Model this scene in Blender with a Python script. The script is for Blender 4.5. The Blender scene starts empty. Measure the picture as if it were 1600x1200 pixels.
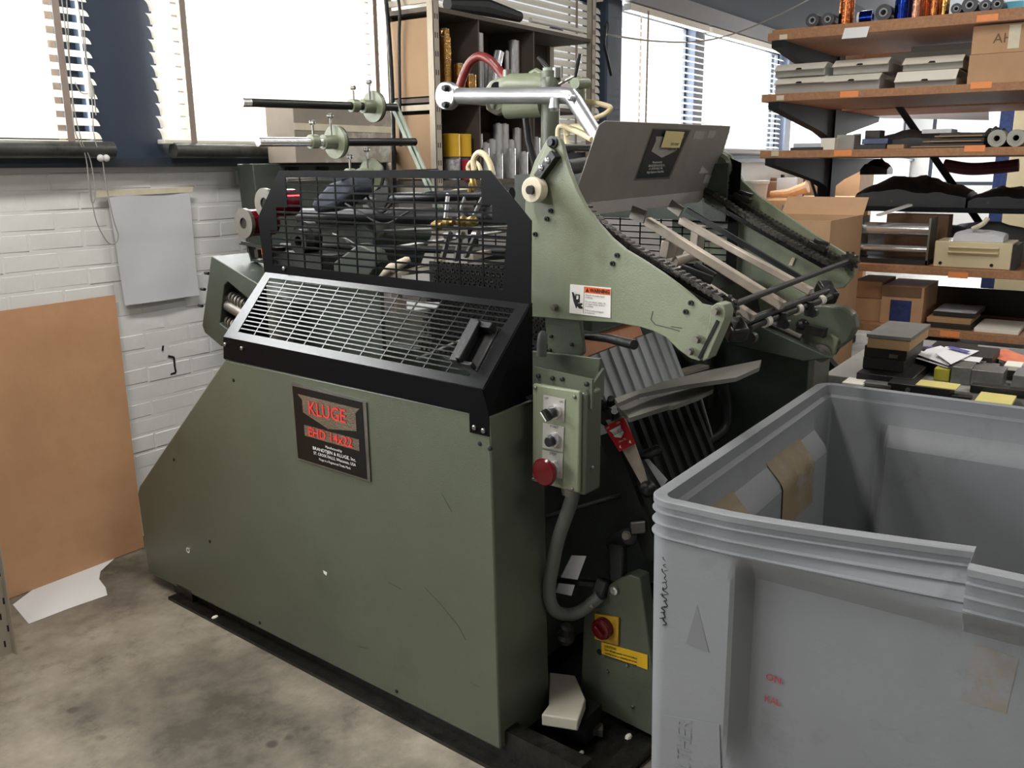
import bpy, bmesh, math, random
from mathutils import Vector, Matrix
from mathutils.geometry import tessellate_polygon
random.seed(7)
S = bpy.context.scene
COL = S.collection
# ---------------------------------------------------------------- camera
cam_d = bpy.data.cameras.new('camera'); cam = bpy.data.objects.new('camera', cam_d); COL.objects.link(cam)
cam_d.sensor_width = 36.0; cam_d.lens = 36.0*1400/1600; cam_d.clip_start = .05
pit, rol, hed = math.radians(13.74), math.radians(-.52), math.radians(35.1)
fw = Vector((math.cos(pit)*math.cos(hed), math.cos(pit)*math.sin(hed), -math.sin(pit)))
rt = Vector((math.sin(hed), -math.cos(hed), 0)); up = rt.cross(fw)
r2 = math.cos(rol)*rt + math.sin(rol)*up; u2 = -math.sin(rol)*rt + math.cos(rol)*up
cam.matrix_world = Matrix(((r2.x,u2.x,-fw.x,0),(r2.y,u2.y,-fw.y,0),(r2.z,u2.z,-fw.z,1.6),(0,0,0,1)))
S.camera = cam
# ---------------------------------------------------------------- world, lights, exposure
S.view_settings.view_transform = 'Standard'; S.view_settings.look = 'None'
S.view_settings.exposure = 0.0; S.view_settings.gamma = 1.0; S.view_settings.use_curve_mapping = False
w = bpy.data.worlds.new('sky'); S.world = w; w.use_nodes = True
w.node_tree.nodes['Background'].inputs[0].default_value = (.93,.96,1,1)
w.node_tree.nodes['Background'].inputs[1].default_value = 1.0
def area(name, loc, direction, sx, sy, power, col=(1,1,1)):
    l = bpy.data.lights.new(name,'AREA'); l.shape='RECTANGLE'; l.size=sx; l.size_y=sy; l.energy=power; l.color=col
    o = bpy.data.objects.new(name,l); COL.objects.link(o); o.location=loc
    o.rotation_euler = Vector(direction).to_track_quat('-Z','Y').to_euler(); return o
# daylight standing outside each window of the wall (overcast sky)
area('window_daylight', (-3.2,3.80,2.30), (0,-1,0), 3.2, 1.3, 260, (.97,.985,1))
area('window_daylight', (17.15,2.0,1.95), (-1,0,0), 2.4, 1.5, 420, (.97,.985,1))
area('window_daylight', (.5,3.80,2.30), (0,-1,0), 3.2, 1.3, 300, (.97,.985,1))
area('window_daylight', (3.12,3.80,2.30), (0,-1,0), 1.5, 1.3, 135, (.97,.985,1))
area('window_daylight', (8.3,3.80,2.30), (0,-1,0), 3.8, 1.3, 420, (.97,.985,1))
area('window_daylight', (13.0,3.80,2.30), (0,-1,0), 5.0, 1.3, 420, (.97,.985,1))
# unseen fill lights under the ceiling, added to brighten the hall
for lx, ly, lp in ((.9,1.9,76),(1.2,-1.2,32),(4.2,1.2,36),(4.2,-1.2,24),(7.0,-.6,50),(8.6,2.3,30),(12.0,.5,70)):
    area('ceiling_fill', (lx,ly,3.5), (0,0,-1), 1.5, .3, lp, (1,.97,.92))

# ---------------------------------------------------------------- mesh helpers
def L(c): 
    c=c/255; return c/12.92 if c<=.04045 else ((c+.055)/1.055)**2.4
def rgb(t): return (L(t[0]),L(t[1]),L(t[2]),1)
class MB:
    def __init__(s): s.v=[]; s.f=[]
    def add(s,vs,fs):
        b=len(s.v); s.v+= [tuple(q) for q in vs]; s.f += [tuple(i+b for i in f) for f in fs]; return s
    def box(s,x0,x1,y0,y1,z0,z1):
        return s.add([(x0,y0,z0),(x1,y0,z0),(x1,y1,z0),(x0,y1,z0),(x0,y0,z1),(x1,y0,z1),(x1,y1,z1),(x0,y1,z1)],
            [(3,2,1,0),(4,5,6,7),(0,1,5,4),(1,2,6,5),(2,3,7,6),(3,0,4,7)])
    def prism(s,poly,vec,holes=()):
        loops=[[Vector(p) for p in poly]]+[[Vector(p) for p in h] for h in holes]
        tris=tessellate_polygon(loops); flat=[p for l in loops for p in l]; n=len(flat); vec=Vector(vec)
        fs=[]
        if not holes: fs=[tuple(range(n)),tuple(range(2*n-1,n-1,-1))]
        else: fs=[tuple(t) for t in tris]+[tuple(i+n for i in reversed(t)) for t in tris]
        b=0
        for l in loops:
            m=len(l); fs+=[(b+i,b+(i+1)%m,b+(i+1)%m+n,b+i+n) for i in range(m)]; b+=m
        return s.add(flat+[p+vec for p in flat],fs)
    def bar(s,p0,p1,wd,ht,upv=(0,0,1)):
        p0,p1=Vector(p0),Vector(p1); d=(p1-p0).normalized(); a=d.cross(Vector(upv))
        if a.length<1e-4: a=d.cross(Vector((1,0,0)))
        a.normalize(); c=a.cross(d); a*=wd/2; c*=ht/2
        return s.add([p0-a-c,p0+a-c,p0+a+c,p0-a+c,p1-a-c,p1+a-c,p1+a+c,p1-a+c],
            [(0,1,2,3),(7,6,5,4),(0,4,5,1),(1,5,6,2),(2,6,7,3),(3,7,4,0)])
    def tube(s,pts,r,n=10,closed=False):
        pts=[Vector(p) for p in pts]; m=len(pts); rs=r if isinstance(r,(list,tuple)) else [r]*m
        t0=(pts[1]-pts[0]).normalized(); a=t0.orthogonal().normalized(); vs=[]
        for i,p in enumerate(pts):
            t=(pts[min(i+1,m-1)]-pts[max(i-1,0)])
            if t.length<1e-6: t=t0
            t.normalize(); a=(a-t*a.dot(t)); a=a.normalized() if a.length>1e-5 else t.orthogonal().normalized(); c=t.cross(a)
            vs+=[p+(a*math.cos(6.28318*k/n)+c*math.sin(6.28318*k/n))*rs[i] for k in range(n)]
        fs=[(i*n+k,i*n+(k+1)%n,(i+1)*n+(k+1)%n,(i+1)*n+k) for i in range(m-1) for k in range(n)]
        fs+=[tuple(range(n-1,-1,-1)),tuple(range((m-1)*n,m*n))]
        return s.add(vs,fs)
    def cyl(s,p0,p1,r,n=16,r2=None): return s.tube([p0,p1],[r,r if r2 is None else r2],n)
    def ring(s,p0,p1,r,ri,n=20):      # a pipe wall / roll with a bore
        p0,p1=Vector(p0),Vector(p1); t=(p1-p0).normalized(); a=t.orthogonal().normalized(); c=t.cross(a); vs=[]
        for p,q in ((p0,ri),(p0,r),(p1,r),(p1,ri)):
            vs+=[p+(a*math.cos(6.28318*k/n)+c*math.sin(6.28318*k/n))*q for k in range(n)]
        fs=[(j*n+k,j*n+(k+1)%n,((j+1)%4)*n+(k+1)%n,((j+1)%4)*n+k) for j in range(4) for k in range(n)]
        return s.add(vs,fs)
    def lathe(s,c,axis,prof,n=20):    # prof: (distance along axis, radius)
        c=Vector(c); ax=Vector(axis).normalized()
        return s.tube([c+ax*h for h,_ in prof],[max(r,1e-4) for _,r in prof],n) if all(prof[i][0]<prof[i+1][0] for i in range(len(prof)-1)) else s._lathe(c,ax,prof,n)
    def _lathe(s,c,ax,prof,n):
        a=ax.orthogonal().normalized(); b=ax.cross(a); vs=[]
        for h,r in prof: vs+=[c+ax*h+(a*math.cos(6.28318*k/n)+b*math.sin(6.28318*k/n))*max(r,1e-4) for k in range(n)]
        m=len(prof); fs=[(i*n+k,i*n+(k+1)%n,(i+1)*n+(k+1)%n,(i+1)*n+k) for i in range(m-1) for k in range(n)]
        fs+=[tuple(range(n-1,-1,-1)),tuple(range((m-1)*n,m*n))]
        return s.add(vs,fs)
    def ball(s,c,r,n=10,sc=(1,1,1)):
        m=max(4,n//2+1); vs=[];fs=[]
        for i in range(m+1):
            th=math.pi*i/m
            for k in range(n):
                vs.append((c[0]+sc[0]*r*max(math.sin(th),.001)*math.cos(6.28318*k/n),c[1]+sc[1]*r*max(math.sin(th),.001)*math.sin(6.28318*k/n),c[2]+sc[2]*r*math.cos(th)))
        fs=[(i*n+k,(i+1)*n+k,(i+1)*n+(k+1)%n,i*n+(k+1)%n) for i in range(m) for k in range(n)]
        return s.add(vs,fs)
    def hexbolt(s,c,axis,r,h): 
        c=Vector(c); ax=Vector(axis).normalized()
        s.cyl(c,c+ax*h*.3,r*1.25,14); return s.cyl(c+ax*h*.3,c+ax*h,r,6)
    def quad(s,a,b,c,d,th=.001):
        a,b,c,d=[Vector(q) for q in (a,b,c,d)]; n=(b-a).cross(d-a).normalized()*th
        return s.add([a,b,c,d,a+n,b+n,c+n,d+n],[(0,1,2,3),(7,6,5,4),(0,4,5,1),(1,5,6,2),(2,6,7,3),(3,7,4,0)])
    def build(s,name,mat,parent=None,bevel=0,ang=32,seg=2,tag=None,kind=None,label=None,W=None,keep=False,norm=True):
        vs=[Vector(q) for q in s.v]; loc=Vector((0,0,0))
        if parent is not None and (W if W is not None else parent.get('_w',0)):
            mi=INV[parent.name]; vs=[mi@q for q in vs]
        elif parent is None and not keep:
            xs=[q.x for q in vs];ys=[q.y for q in vs];zs=[q.z for q in vs]
            loc=Vector(((min(xs)+max(xs))/2,(min(ys)+max(ys))/2,min(zs))); vs=[q-loc for q in vs]
        me=bpy.data.meshes.new(name); me.from_pydata(vs,[],s.f)
        if norm:
            bm=bmesh.new(); bm.from_mesh(me); bmesh.ops.recalc_face_normals(bm,faces=bm.faces); bm.to_mesh(me); bm.free()
        me.materials.append(MAT[mat] if isinstance(mat,str) else mat)
        if ang: 
            me.polygons.foreach_set('use_smooth',[True]*len(me.polygons)); me.set_sharp_from_angle(angle=math.radians(ang))
        return put(name,me,parent,loc,bevel,seg,tag,kind,label)
INV={}
def put(name,me,parent=None,loc=(0,0,0),bevel=0,seg=2,tag=None,kind=None,label=None):
    o=bpy.data.objects.new(name,me); COL.objects.link(o); o.location=loc
    if bevel:
        b=o.modifiers.new('bevel','BEVEL'); b.width=bevel; b.segments=seg; b.limit_method='ANGLE'; b.angle_limit=math.radians(40)
    if parent is not None:
        o.parent=parent
        if parent.name in INV: INV[o.name]=INV[parent.name]
        if parent.get('_w',0): o['_w']=1
    if tag: o['label'],o['category']=tag[0],tag[1]; 
    if tag and len(tag)>2: o['group']=tag[2]
    if kind: o['kind']=kind
    if label: o['label']=label
    return o
def thing(name,label,cat,loc=(0,0,0),rotz=0,group=None,world=True):
    o=bpy.data.objects.new(name,None); COL.objects.link(o); o.location=loc; o.rotation_euler=(0,0,rotz)
    o.empty_display_size=.05; o['label']=label; o['category']=cat
    if group: o['group']=group
    if world: o['_w']=1
    INV[o.name]=(Matrix.Translation(Vector(loc))@Matrix.Rotation(rotz,4,'Z')).inverted()
    return o
def copy_tree(o,parent=None,kids={}):
    c=o.copy(); COL.objects.link(c)
    if parent is not None: c.parent=parent
    for ch in o.children: copy_tree(ch,c)
    return c
def text(name,body,size,mat,parent,org,xd,yd,th=.0008,align='CENTER',sx=1.0,W=None,shear=0,label=None,bold=0,tag=None):
    cu=bpy.data.curves.new('lettering','FONT'); cu.body=body; cu.size=size; cu.align_x=align; cu.align_y='CENTER'; cu.resolution_u=2; cu.shear=shear; cu.offset=bold
    t=bpy.data.objects.new('lettering',cu); COL.objects.link(t)
    me=bpy.data.meshes.new_from_object(t.evaluated_get(bpy.context.evaluated_depsgraph_get()))
    bpy.data.objects.remove(t); bpy.data.curves.remove(cu)
    xd,yd=Vector(xd).normalized(),Vector(yd).normalized(); n=xd.cross(yd).normalized(); org=Vector(org)
    m=MB(); m.add([org+xd*q.co.x*sx+yd*q.co.y+n*th for q in me.vertices],[tuple(p.vertices) for p in me.polygons])
    return m.build(name,mat,parent,ang=0,W=W,label=label,norm=False,tag=tag)
def bez(p,n=16):
    """Catmull-Rom through points"""
    p=[Vector(q) for q in p]; q=[p[0]*2-p[1]]+p+[p[-1]*2-p[-2]]; out=[]
    for i in range(1,len(q)-2):
        for k in range(n):
            t=k/n; out.append(.5*((2*q[i])+(q[i+1]-q[i-1])*t+(2*q[i-1]-5*q[i]+4*q[i+1]-q[i+2])*t*t+(3*q[i]-q[i-1]-3*q[i+1]+q[i+2])*t**3))
    return out+[p[-1]]
# ---------------------------------------------------------------- materials
MAT={}
def mat(name,col,rough=.5,metal=0,var=.12,scale=6,bump=0,bscale=80,trans=0,col2=None,stretch=(1,1,1),alpha=1,spec=.5,dirt=None,dscale=3,dlo=.55,dhi=.75,rvar=0):
    m=bpy.data.materials.new(name); m.use_nodes=True; nt=m.node_tree; N=nt.nodes; K=nt.links; b=N['Principled BSDF']
    b.inputs['Roughness'].default_value=rough; b.inputs['Metallic'].default_value=metal; b.inputs['Specular IOR Level'].default_value=spec
    tc=N.new('ShaderNodeTexCoord'); mp=N.new('ShaderNodeMapping'); mp.inputs['Scale'].default_value=stretch; K.new(tc.outputs['Object'],mp.inputs[0])
    nz=N.new('ShaderNodeTexNoise'); nz.inputs['Scale'].default_value=scale; nz.inputs['Detail'].default_value=5; nz.inputs['Roughness'].default_value=.65; K.new(mp.outputs[0],nz.inputs[0])
    cr=N.new('ShaderNodeValToRGB'); c=rgb(col); c2=rgb(col2) if col2 else tuple(x*(1-var) for x in c[:3])+(1,)
    c1=c if col2 else tuple(min(1,x*(1+var*.6)) for x in c[:3])+(1,)
    cr.color_ramp.elements[0].color=c2; cr.color_ramp.elements[1].color=c1
    cr.color_ramp.elements[0].position=.32; cr.color_ramp.elements[1].position=.68; K.new(nz.outputs[0],cr.inputs[0]); outc=cr.outputs[0]
    if dirt:
        n2=N.new('ShaderNodeTexNoise'); n2.inputs['Scale'].default_value=dscale; n2.inputs['Detail'].default_value=8; n2.inputs['Roughness'].default_value=.7; K.new(tc.outputs['Object'],n2.inputs[0])
        r2_=N.new('ShaderNodeMapRange'); r2_.inputs[1].default_value=dlo; r2_.inputs[2].default_value=dhi; K.new(n2.outputs[0],r2_.inputs[0])
        mx=N.new('ShaderNodeMix'); mx.data_type='RGBA'; K.new(r2_.outputs[0],mx.inputs[0]); K.new(outc,mx.inputs[6]); mx.inputs[7].default_value=rgb(dirt); outc=mx.outputs[2]
    K.new(outc,b.inputs['Base Color'])
    if rvar:
        rm=N.new('ShaderNodeMapRange'); rm.inputs[3].default_value=max(.02,rough-rvar); rm.inputs[4].default_value=min(1,rough+rvar); K.new(nz.outputs[0],rm.inputs[0]); K.new(rm.outputs[0],b.inputs['Roughness'])
    if bump:
        n3=N.new('ShaderNodeTexNoise'); n3.inputs['Scale'].default_value=bscale; n3.inputs['Detail'].default_value=3; K.new(mp.outputs[0],n3.inputs[0])
        bp=N.new('ShaderNodeBump'); bp.inputs['Strength'].default_value=bump; bp.inputs['Distance'].default_value=.004; K.new(n3.outputs[0],bp.inputs['Height']); K.new(bp.outputs[0],b.inputs['Normal'])
    if trans:
        o=N['Material Output']; t=N.new('ShaderNodeBsdfTranslucent'); K.new(outc,t.inputs[0]); ms=N.new('ShaderNodeMixShader'); ms.inputs[0].default_value=trans
        K.new(b.outputs[0],ms.inputs[1]); K.new(t.outputs[0],ms.inputs[2]); K.new(ms.outputs[0],o.inputs[0])
    if alpha<1:
        o=N['Material Output']; t=N.new('ShaderNodeBsdfTransparent'); ms=N.new('ShaderNodeMixShader'); ms.inputs[0].default_value=alpha
        K.new(t.outputs[0],ms.inputs[1]); K.new(b.outputs[0],ms.inputs[2]); K.new(ms.outputs[0],o.inputs[0])
    MAT[name]=m; return m
mat('press_green',(85,90,75),.31,0,.10,3,.22,260,dirt=(56,60,48),dscale=2.2,dlo=.60,dhi=.95,rvar=.06)
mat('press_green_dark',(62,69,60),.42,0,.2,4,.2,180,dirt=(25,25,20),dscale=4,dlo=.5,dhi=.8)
mat('press_green_light',(122,128,105),.38,0,.10,5,.15,260,dirt=(70,70,55),dscale=4,dlo=.6,dhi=.9)
mat('bracket_green',(136,146,130),.45,0,.1,5,.05,90)
mat('black_powder',(9,10,12),.4,0,.1,20,.08,700,spec=.08)
mat('black_gloss',(14,15,17),.25,0,.1,20,.06,700,spec=.4)
mat('black_satin',(20,20,21),.42,0,.2,12,.1,120)
mat('black_grease',(14,14,14),.32,.3,.4,30,.3,90,col2=(42,40,36))
mat('chain_steel',(88,85,80),.32,.8,.3,40,.2,200,dirt=(15,14,12),dscale=25,dlo=.5,dhi=.75)
mat('dark_iron',(34,34,32),.5,.35,.3,12,.25,120)
mat('steel',(150,148,144),.32,.95,.2,14,.08,160,rvar=.1)
mat('steel_dull',(128,124,116),.45,.8,.15,10,.06,160)
mat('chrome',(222,222,222),.16,.8,.05,8)
mat('aluminium',(180,181,184),.38,.75,.12,9,.15,60,rvar=.1)
mat('rod_beige',(176,164,150),.42,.35,.2,10,.05,60)
mat('legend_steel',(176,173,166),.4,.25,.05,8)
mat('brass',(150,125,70),.35,.9,.3,20)
mat('panel_steel',(146,141,135),.42,.3,.16,5,.05,300,stretch=(1,1,1),dirt=(124,118,111),dscale=5,dlo=.55,dhi=.9)
mat('nylon',(226,216,188),.45,0,.06,5)
mat('hose_cream',(216,200,160),.4,0,.08,9)
mat('hose_red',(122,46,42),.35,0,.2,20,.1,200)
mat('hose_grey',(92,94,90),.5,0,.1,6,.1,100)
mat('cable_black',(18,18,18),.5)
mat('red_plastic',(84,8,15),.2,0,.12,6)
mat('red_foil',(120,20,32),.2,.6,.15,10)
mat('red_ink',(214,52,48),.5,0,.0); mat('white_ink',(230,228,222),.5,0,0); mat('black_ink',(18,18,18),.5,0,0)
mat('label_red',(178,36,44),.35,0,.06,8); mat('label_white',(232,230,224),.4,0,.04,6); mat('label_orange',(232,98,34),.4,0,.03,6); mat('label_yellow',(226,180,30),.4,0,.1,9)
mat('switch_yellow',(196,150,40),.45,0,.15,8,dirt=(70,45,20),dscale=12,dlo=.5,dhi=.8)
mat('plate_black',(9,10,11),.22,0,.1,10,.0)
mat('plate_silver',(190,184,172),.18,1,.15,20,.5,240)
mat('plate_blue_black',(34,40,48),.3,0,.1,8)
mat('paper',(226,226,226),.8,0,.03,3,.1,20)
mat('paper_grey',(204,205,209),.8,0,.05,3,.15,8)
mat('sticky_note',(226,208,150),.8,0,.05,5)
mat('tape_cream',(212,202,178),.7,0,.12,9)
mat('tape_white',(205,200,188),.7,0,.1,30)
mat('cardboard',(184,146,111),.8,0,.10,4,.08,60)
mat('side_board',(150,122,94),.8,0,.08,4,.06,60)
mat('cardboard_dark',(112,84,62),.8,0,.15,4,.08,60)
mat('cardboard_grey',(150,140,128),.8,0,.15,3,.1,40,dirt=(190,186,176),dscale=2.5,dlo=.55,dhi=.62)
mat('carton_white',(232,227,214),.75,0,.06,5,.05,60)
mat('carton_grey',(160,157,150),.8,0,.08,5,.05,60)
mat('hardboard',(194,149,111),.62,0,.07,2.2,.05,200,stretch=(.6,.6,1.2),dirt=(176,131,95),dscale=1.4,dlo=.45,dhi=.7)
mat('chipboard',(174,128,92),.7,0,.2,55,.12,120,col2=(146,104,74))
mat('plywood',(190,140,98),.65,0,.2,6,.05,60,stretch=(1,8,8))
mat('rack_steel',(25,27,30),.6,.0,.15,8,.05,60,spec=.2)
mat('upright_beige',(168,158,142),.5,.1,.12,6,.05,80)
mat('shelf_grey',(86,78,70),.75,0,.15,6)
mat('divider_brown',(84,74,66),.8,0,.15,4)
mat('foil_silver',(206,206,206),.22,.6,.25,18,.35,40,stretch=(3,3,1))
mat('foil_gold',(206,160,96),.2,1,.3,22,.6,50)
mat('foil_copper',(206,120,72),.2,1,.3,16,.5,40)
mat('foil_rose',(216,158,130),.22,1,.3,16,.5,40)
mat('foil_blue',(28,56,150),.18,.9,.3,16,.4,40)
mat('foil_dark',(58,58,62),.4,.4,.2,14)
mat('core_grey',(150,152,154),.7,0,.1,10)
mat('tin_yellow',(216,172,44),.35,.1,.06,6); mat('tin_blue',(40,100,160),.4); mat('tin_red',(190,34,40),.4); mat('tin_print',(190,190,192),.4,0,.7,40)
mat('sticker_orange',(236,146,84),.6,0,.06,20)
mat('cyan_box',(90,180,205),.5); mat('cream_enamel',(206,192,156),.42,0,.05,5); mat('cream_dirty',(196,190,172),.6,0,.1,5)
mat('tape_blue',(34,44,78),.35,0,.3,30,col2=(50,66,120)); mat('purple_cloth',(110,62,80),.8,0,.2,10)
mat('tarp_dark',(40,42,44),.42,0,.25,5,.5,12,dirt=(120,124,128),dscale=3,dlo=.62,dhi=.75)
mat('tarp_grey',(104,104,104),.6,0,.2,6,.5,14)
mat('die_dark',(48,43,40),.5,.2,.2,10); mat('die_grey',(118,118,114),.5,.3,.2,10); mat('die_metal',(132,132,128),.4,.6,.3,16)
mat('mdf',(170,136,98),.75,0,.1,6); mat('yellow_box',(190,180,60),.6,0,.15,10); mat('yellow_sheet',(214,200,122),.5,0,.06,8)
mat('violet_paper',(90,84,160),.7); mat('flyer_orange',(226,140,90),.6,0,.3,20,col2=(214,96,80))
mat('roll_paper',(164,166,156),.75,0,.06,5); mat('light_pine',(214,166,122),.6,0,.15,5,stretch=(1,6,6))
mat('tub_white',(222,222,216),.5); mat('cloth_navy',(46,50,62),.8,0,.2,8,.3,30); mat('table_top',(150,148,142),.6,0,.1,3,dirt=(90,86,80),dscale=6)
mat('platen_plate',(168,172,172),.42,.2,.15,6); mat('platen_dark',(46,48,46),.4,.5,.2,9)
mat('wood_orange',(196,134,98),.6,0,.12,6,stretch=(6,1,1)); mat('feed_board',(108,107,99),.5,.2,.08,4,dirt=(84,81,74),dscale=3)
mat('pipe_grey',(84,84,80),.45,.5,.25,6,dirt=(30,30,28),dscale=8,dlo=.5,dhi=.7)
mat('column_blue',(44,56,74),.6,0,.06,2.5,.06,40); mat('steel_navy',(40,48,58),.6,0,.08,3); mat('lintel_grey',(128,128,130),.6,0,.05,4)
mat('blind_slat',(236,233,225),.45,0,.03,3,trans=.55); mat('blind_tape',(150,136,126),.85,0,.1,12); mat('blind_cord',(150,146,140),.7)
mat('ceiling_dark',(84,86,90),.8,0,.08,2); mat('wall_white',(226,226,223),.75,0,.05,2.5,.15,24,dirt=(208,208,204),dscale=2,dlo=.5,dhi=.8)
mat('hole_black',(8,8,8),.8,0,0)

# ================================================================ the room
# concrete floor with worn pale and stained dark areas
m=bpy.data.materials.new('concrete'); m.use_nodes=True; nt=m.node_tree; N=nt.nodes; K=nt.links; b=N['Principled BSDF']; MAT['concrete']=m
tc=N.new('ShaderNodeTexCoord')
def noise(sc,det=8,ro=.65): 
    n=N.new('ShaderNodeTexNoise'); n.inputs['Scale'].default_value=sc; n.inputs['Detail'].default_value=det; n.inputs['Roughness'].default_value=ro; K.new(tc.outputs['Object'],n.inputs[0]); return n
def ramp(src,stops):
    r=N.new('ShaderNodeValToRGB'); e=r.color_ramp.elements
    while len(e)<len(stops): e.new(.5)
    for i,(p,c) in enumerate(stops): e[i].position=p; e[i].color=c if len(c)==4 else rgb(c)
    K.new(src,r.inputs[0]); return r
r1=ramp(noise(1.7).outputs[0],[(.34,(82,76,66)),(.47,(122,114,101)),(.60,(158,149,133)),(.75,(178,169,152))])
r2n=ramp(noise(7,10,.75).outputs[0],[(.30,(60,58,56)),(.46,(225,225,225)),(.7,(255,255,255))])
vo=N.new('ShaderNodeTexVoronoi'); vo.inputs['Scale'].default_value=9; vo.inputs['Randomness'].default_value=1; K.new(tc.outputs['Object'],vo.inputs['Vector'])
r3=ramp(vo.outputs['Distance'],[(.10,(96,90,84)),(.20,(255,255,255))])
gate=ramp(noise(3.1,2).outputs[0],[(.52,(255,255,255)),(.6,(0,0,0))])
mx0=N.new('ShaderNodeMix'); mx0.data_type='RGBA'; K.new(gate.outputs[0],mx0.inputs[0]); K.new(r3.outputs[0],mx0.inputs[6]); mx0.inputs[7].default_value=(1,1,1,1)
mx0.inputs[0].default_value=1
def mul(a,c,f=1):
    x=N.new('ShaderNodeMix'); x.data_type='RGBA'; x.blend_type='MULTIPLY'; x.inputs[0].default_value=f; K.new(a,x.inputs[6]); K.new(c,x.inputs[7]); return x.outputs[2]
cc=mul(mul(r1.outputs[0],r2n.outputs[0],.6),mx0.outputs[2],.7)
K.new(cc,b.inputs['Base Color']); b.inputs['Roughness'].default_value=.62
bp=N.new('ShaderNodeBump'); bp.inputs['Strength'].default_value=.25; bp.inputs['Distance'].default_value=.004; K.new(noise(26,6).outputs[0],bp.inputs['Height']); K.new(bp.outputs[0],b.inputs['Normal'])
MB().box(-5,17,-7,3.7,-.1,0).build('floor','concrete',kind='structure',keep=True)
MB().box(-5,17,-7,3.7,3.6,3.7).build('ceiling','ceiling_dark',kind='structure',keep=True)
MB().box(-5.1,-5,-7,3.7,0,3.6).build('wall_left','wall_white',kind='structure',keep=True)
MB().box(-5,17,-7.1,-7,0,3.6).build('wall_front','wall_white',kind='structure',keep=True)
MB().prism([(17,-7,0),(17,3.7,0),(17,3.7,3.6),(17,-7,3.6)],(.1,0,0),[[(17,.8,1.2),(17,3.2,1.2),(17,3.2,2.7),(17,.8,2.7)]]).build('wall_right','wall_white',kind='structure',keep=True)
# back wall: masonry below the windows, navy steel above, columns between
wb=MB(); wb.box(-5,17,3.5055,3.72,0,1.62); wall=wb.build('wall_back','wall_white',kind='structure',keep=True)
MB().box(-5,17,3.44,3.72,1.605,1.64).build('trim_1','steel_navy',kind='structure',keep=True)
MB().box(-5,17,3.5,3.72,2.92,3.6).build('trim_2','steel_navy',kind='structure',keep=True)
MB().box(-5,17,3.40,3.52,2.79,2.93).build('trim_3','lintel_grey',kind='structure',keep=True)
# painted bricks the photograph shows (left part of the wall)
def brick_mesh(i):
    rr=random.Random(i); bm=bmesh.new(); bmesh.ops.create_cube(bm,size=1)
    for v in bm.verts: v.co=Vector((v.co.x*.213+rr.uniform(-.0025,.0025),v.co.y*.04+(rr.uniform(-.0022,.0022) if v.co.y<0 else 0),v.co.z*.0685+rr.uniform(-.002,.002)))
    bmesh.ops.bevel(bm,geom=[e for e in bm.edges if e.calc_length()>.03 and all(v.co.y<0 for v in e.verts)],offset=.005,segments=1,affect='EDGES')
    me=bpy.data.meshes.new('brick'); bm.to_mesh(me); bm.free(); me.materials.append(MAT['wall_white']); return me
BM=[brick_mesh(i) for i in range(6)]
for row in range(21):
    for c in range(11):
        x=1.12+c*.219+(.109 if row%2 else 0)
        if x>3.45: continue
        put('brick',random.choice(BM),wall,(x,3.5236+random.uniform(-.0012,.0012),.042+row*.0755+random.uniform(-.001,.001)))
# rest of the masonry face, too far or hidden to tell bricks apart
MB().box(-5,1.01,3.494,3.507,0,1.615).build('plaster','wall_white',wall); MB().box(3.50,17,3.494,3.507,0,1.615).build('plaster','wall_white',wall)
def crack(pts,wd):
    c=MB(); 
    for a,b_ in zip(pts,pts[1:]): c.bar(a,b_,wd,.002,(0,1,0))
    return c.build('crack','hole_black',wall,ang=0)
crack([(2.320,3.501,0.787),(2.348,3.501,0.776),(2.347,3.501,0.735),(2.350,3.501,0.705),(2.323,3.501,0.702)],.008)
crack([(2.300,3.501,0.837),(2.294,3.501,0.815)],.008)
# columns
def column(n,x0,x1):
    c=MB(); c.box(x0,x1,3.46,3.48,1.63,2.93); c.box(x0+.08,x1-.08,3.48,3.66,1.63,2.93); c.box(x0,x1,3.66,3.68,1.63,2.93)
    c.build('column_%d'%n,'column_blue',kind='structure',keep=True)
column(1,2.06,2.375); column(2,6.20,6.415); column(3,10.28,10.46)
MB().box(7.86,8.06,3.5,3.6,1.63,2.93).build('column_4','column_blue',kind='structure',keep=True)
# windows: frame and pane
mg=mat('glass',(235,240,240),.05,0,0,alpha=.12)
def window(n,x0,x1):
    f=MB(); z0,z1=1.68,2.80
    f.box(x0,x1,3.58,3.62,z0,z0+.05); f.box(x0,x1,3.58,3.62,z1-.05,z1); f.box(x0,x0+.05,3.58,3.62,z0,z1); f.box(x1-.05,x1,3.58,3.62,z0,z1)
    o=f.build('window_%d'%n,'steel_navy',kind='structure',keep=True)
    MB().box(x0+.05,x1-.05,3.598,3.602,z0+.05,z1-.05).build('pane','glass',o)
window(1,-1.0,2.10); window(6,-4.9,-1.4); MB().box(-1.4,-1.0,3.5,3.6,1.63,2.93).build('column_5','column_blue',kind='structure',keep=True); window(2,2.34,6.22); window(3,6.40,7.88); window(4,8.04,10.30); window(5,10.44,16.8)
MB().box(-5,17,3.52,3.72,1.62,1.69).build('trim_4','steel_navy',kind='structure',keep=True)
# sloping roof beam that shows above the far window
MB().bar((6.5,3.3,3.42),(12.5,.2,3.42),.16,.3).build('beam_1','steel_navy',kind='structure',keep=True)
f=MB(); f.prism([(17.02,.8,1.2),(17.02,3.2,1.2),(17.02,3.2,2.7),(17.02,.8,2.7)],(.05,0,0),[[(17.02,.86,1.26),(17.02,3.14,1.26),(17.02,3.14,2.64),(17.02,.86,2.64)]]); W7=f.build('window_7','steel_navy',kind='structure',keep=True); MB().box(17.04,17.045,.86,3.14,1.26,2.64).build('pane','glass',W7)
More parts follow.
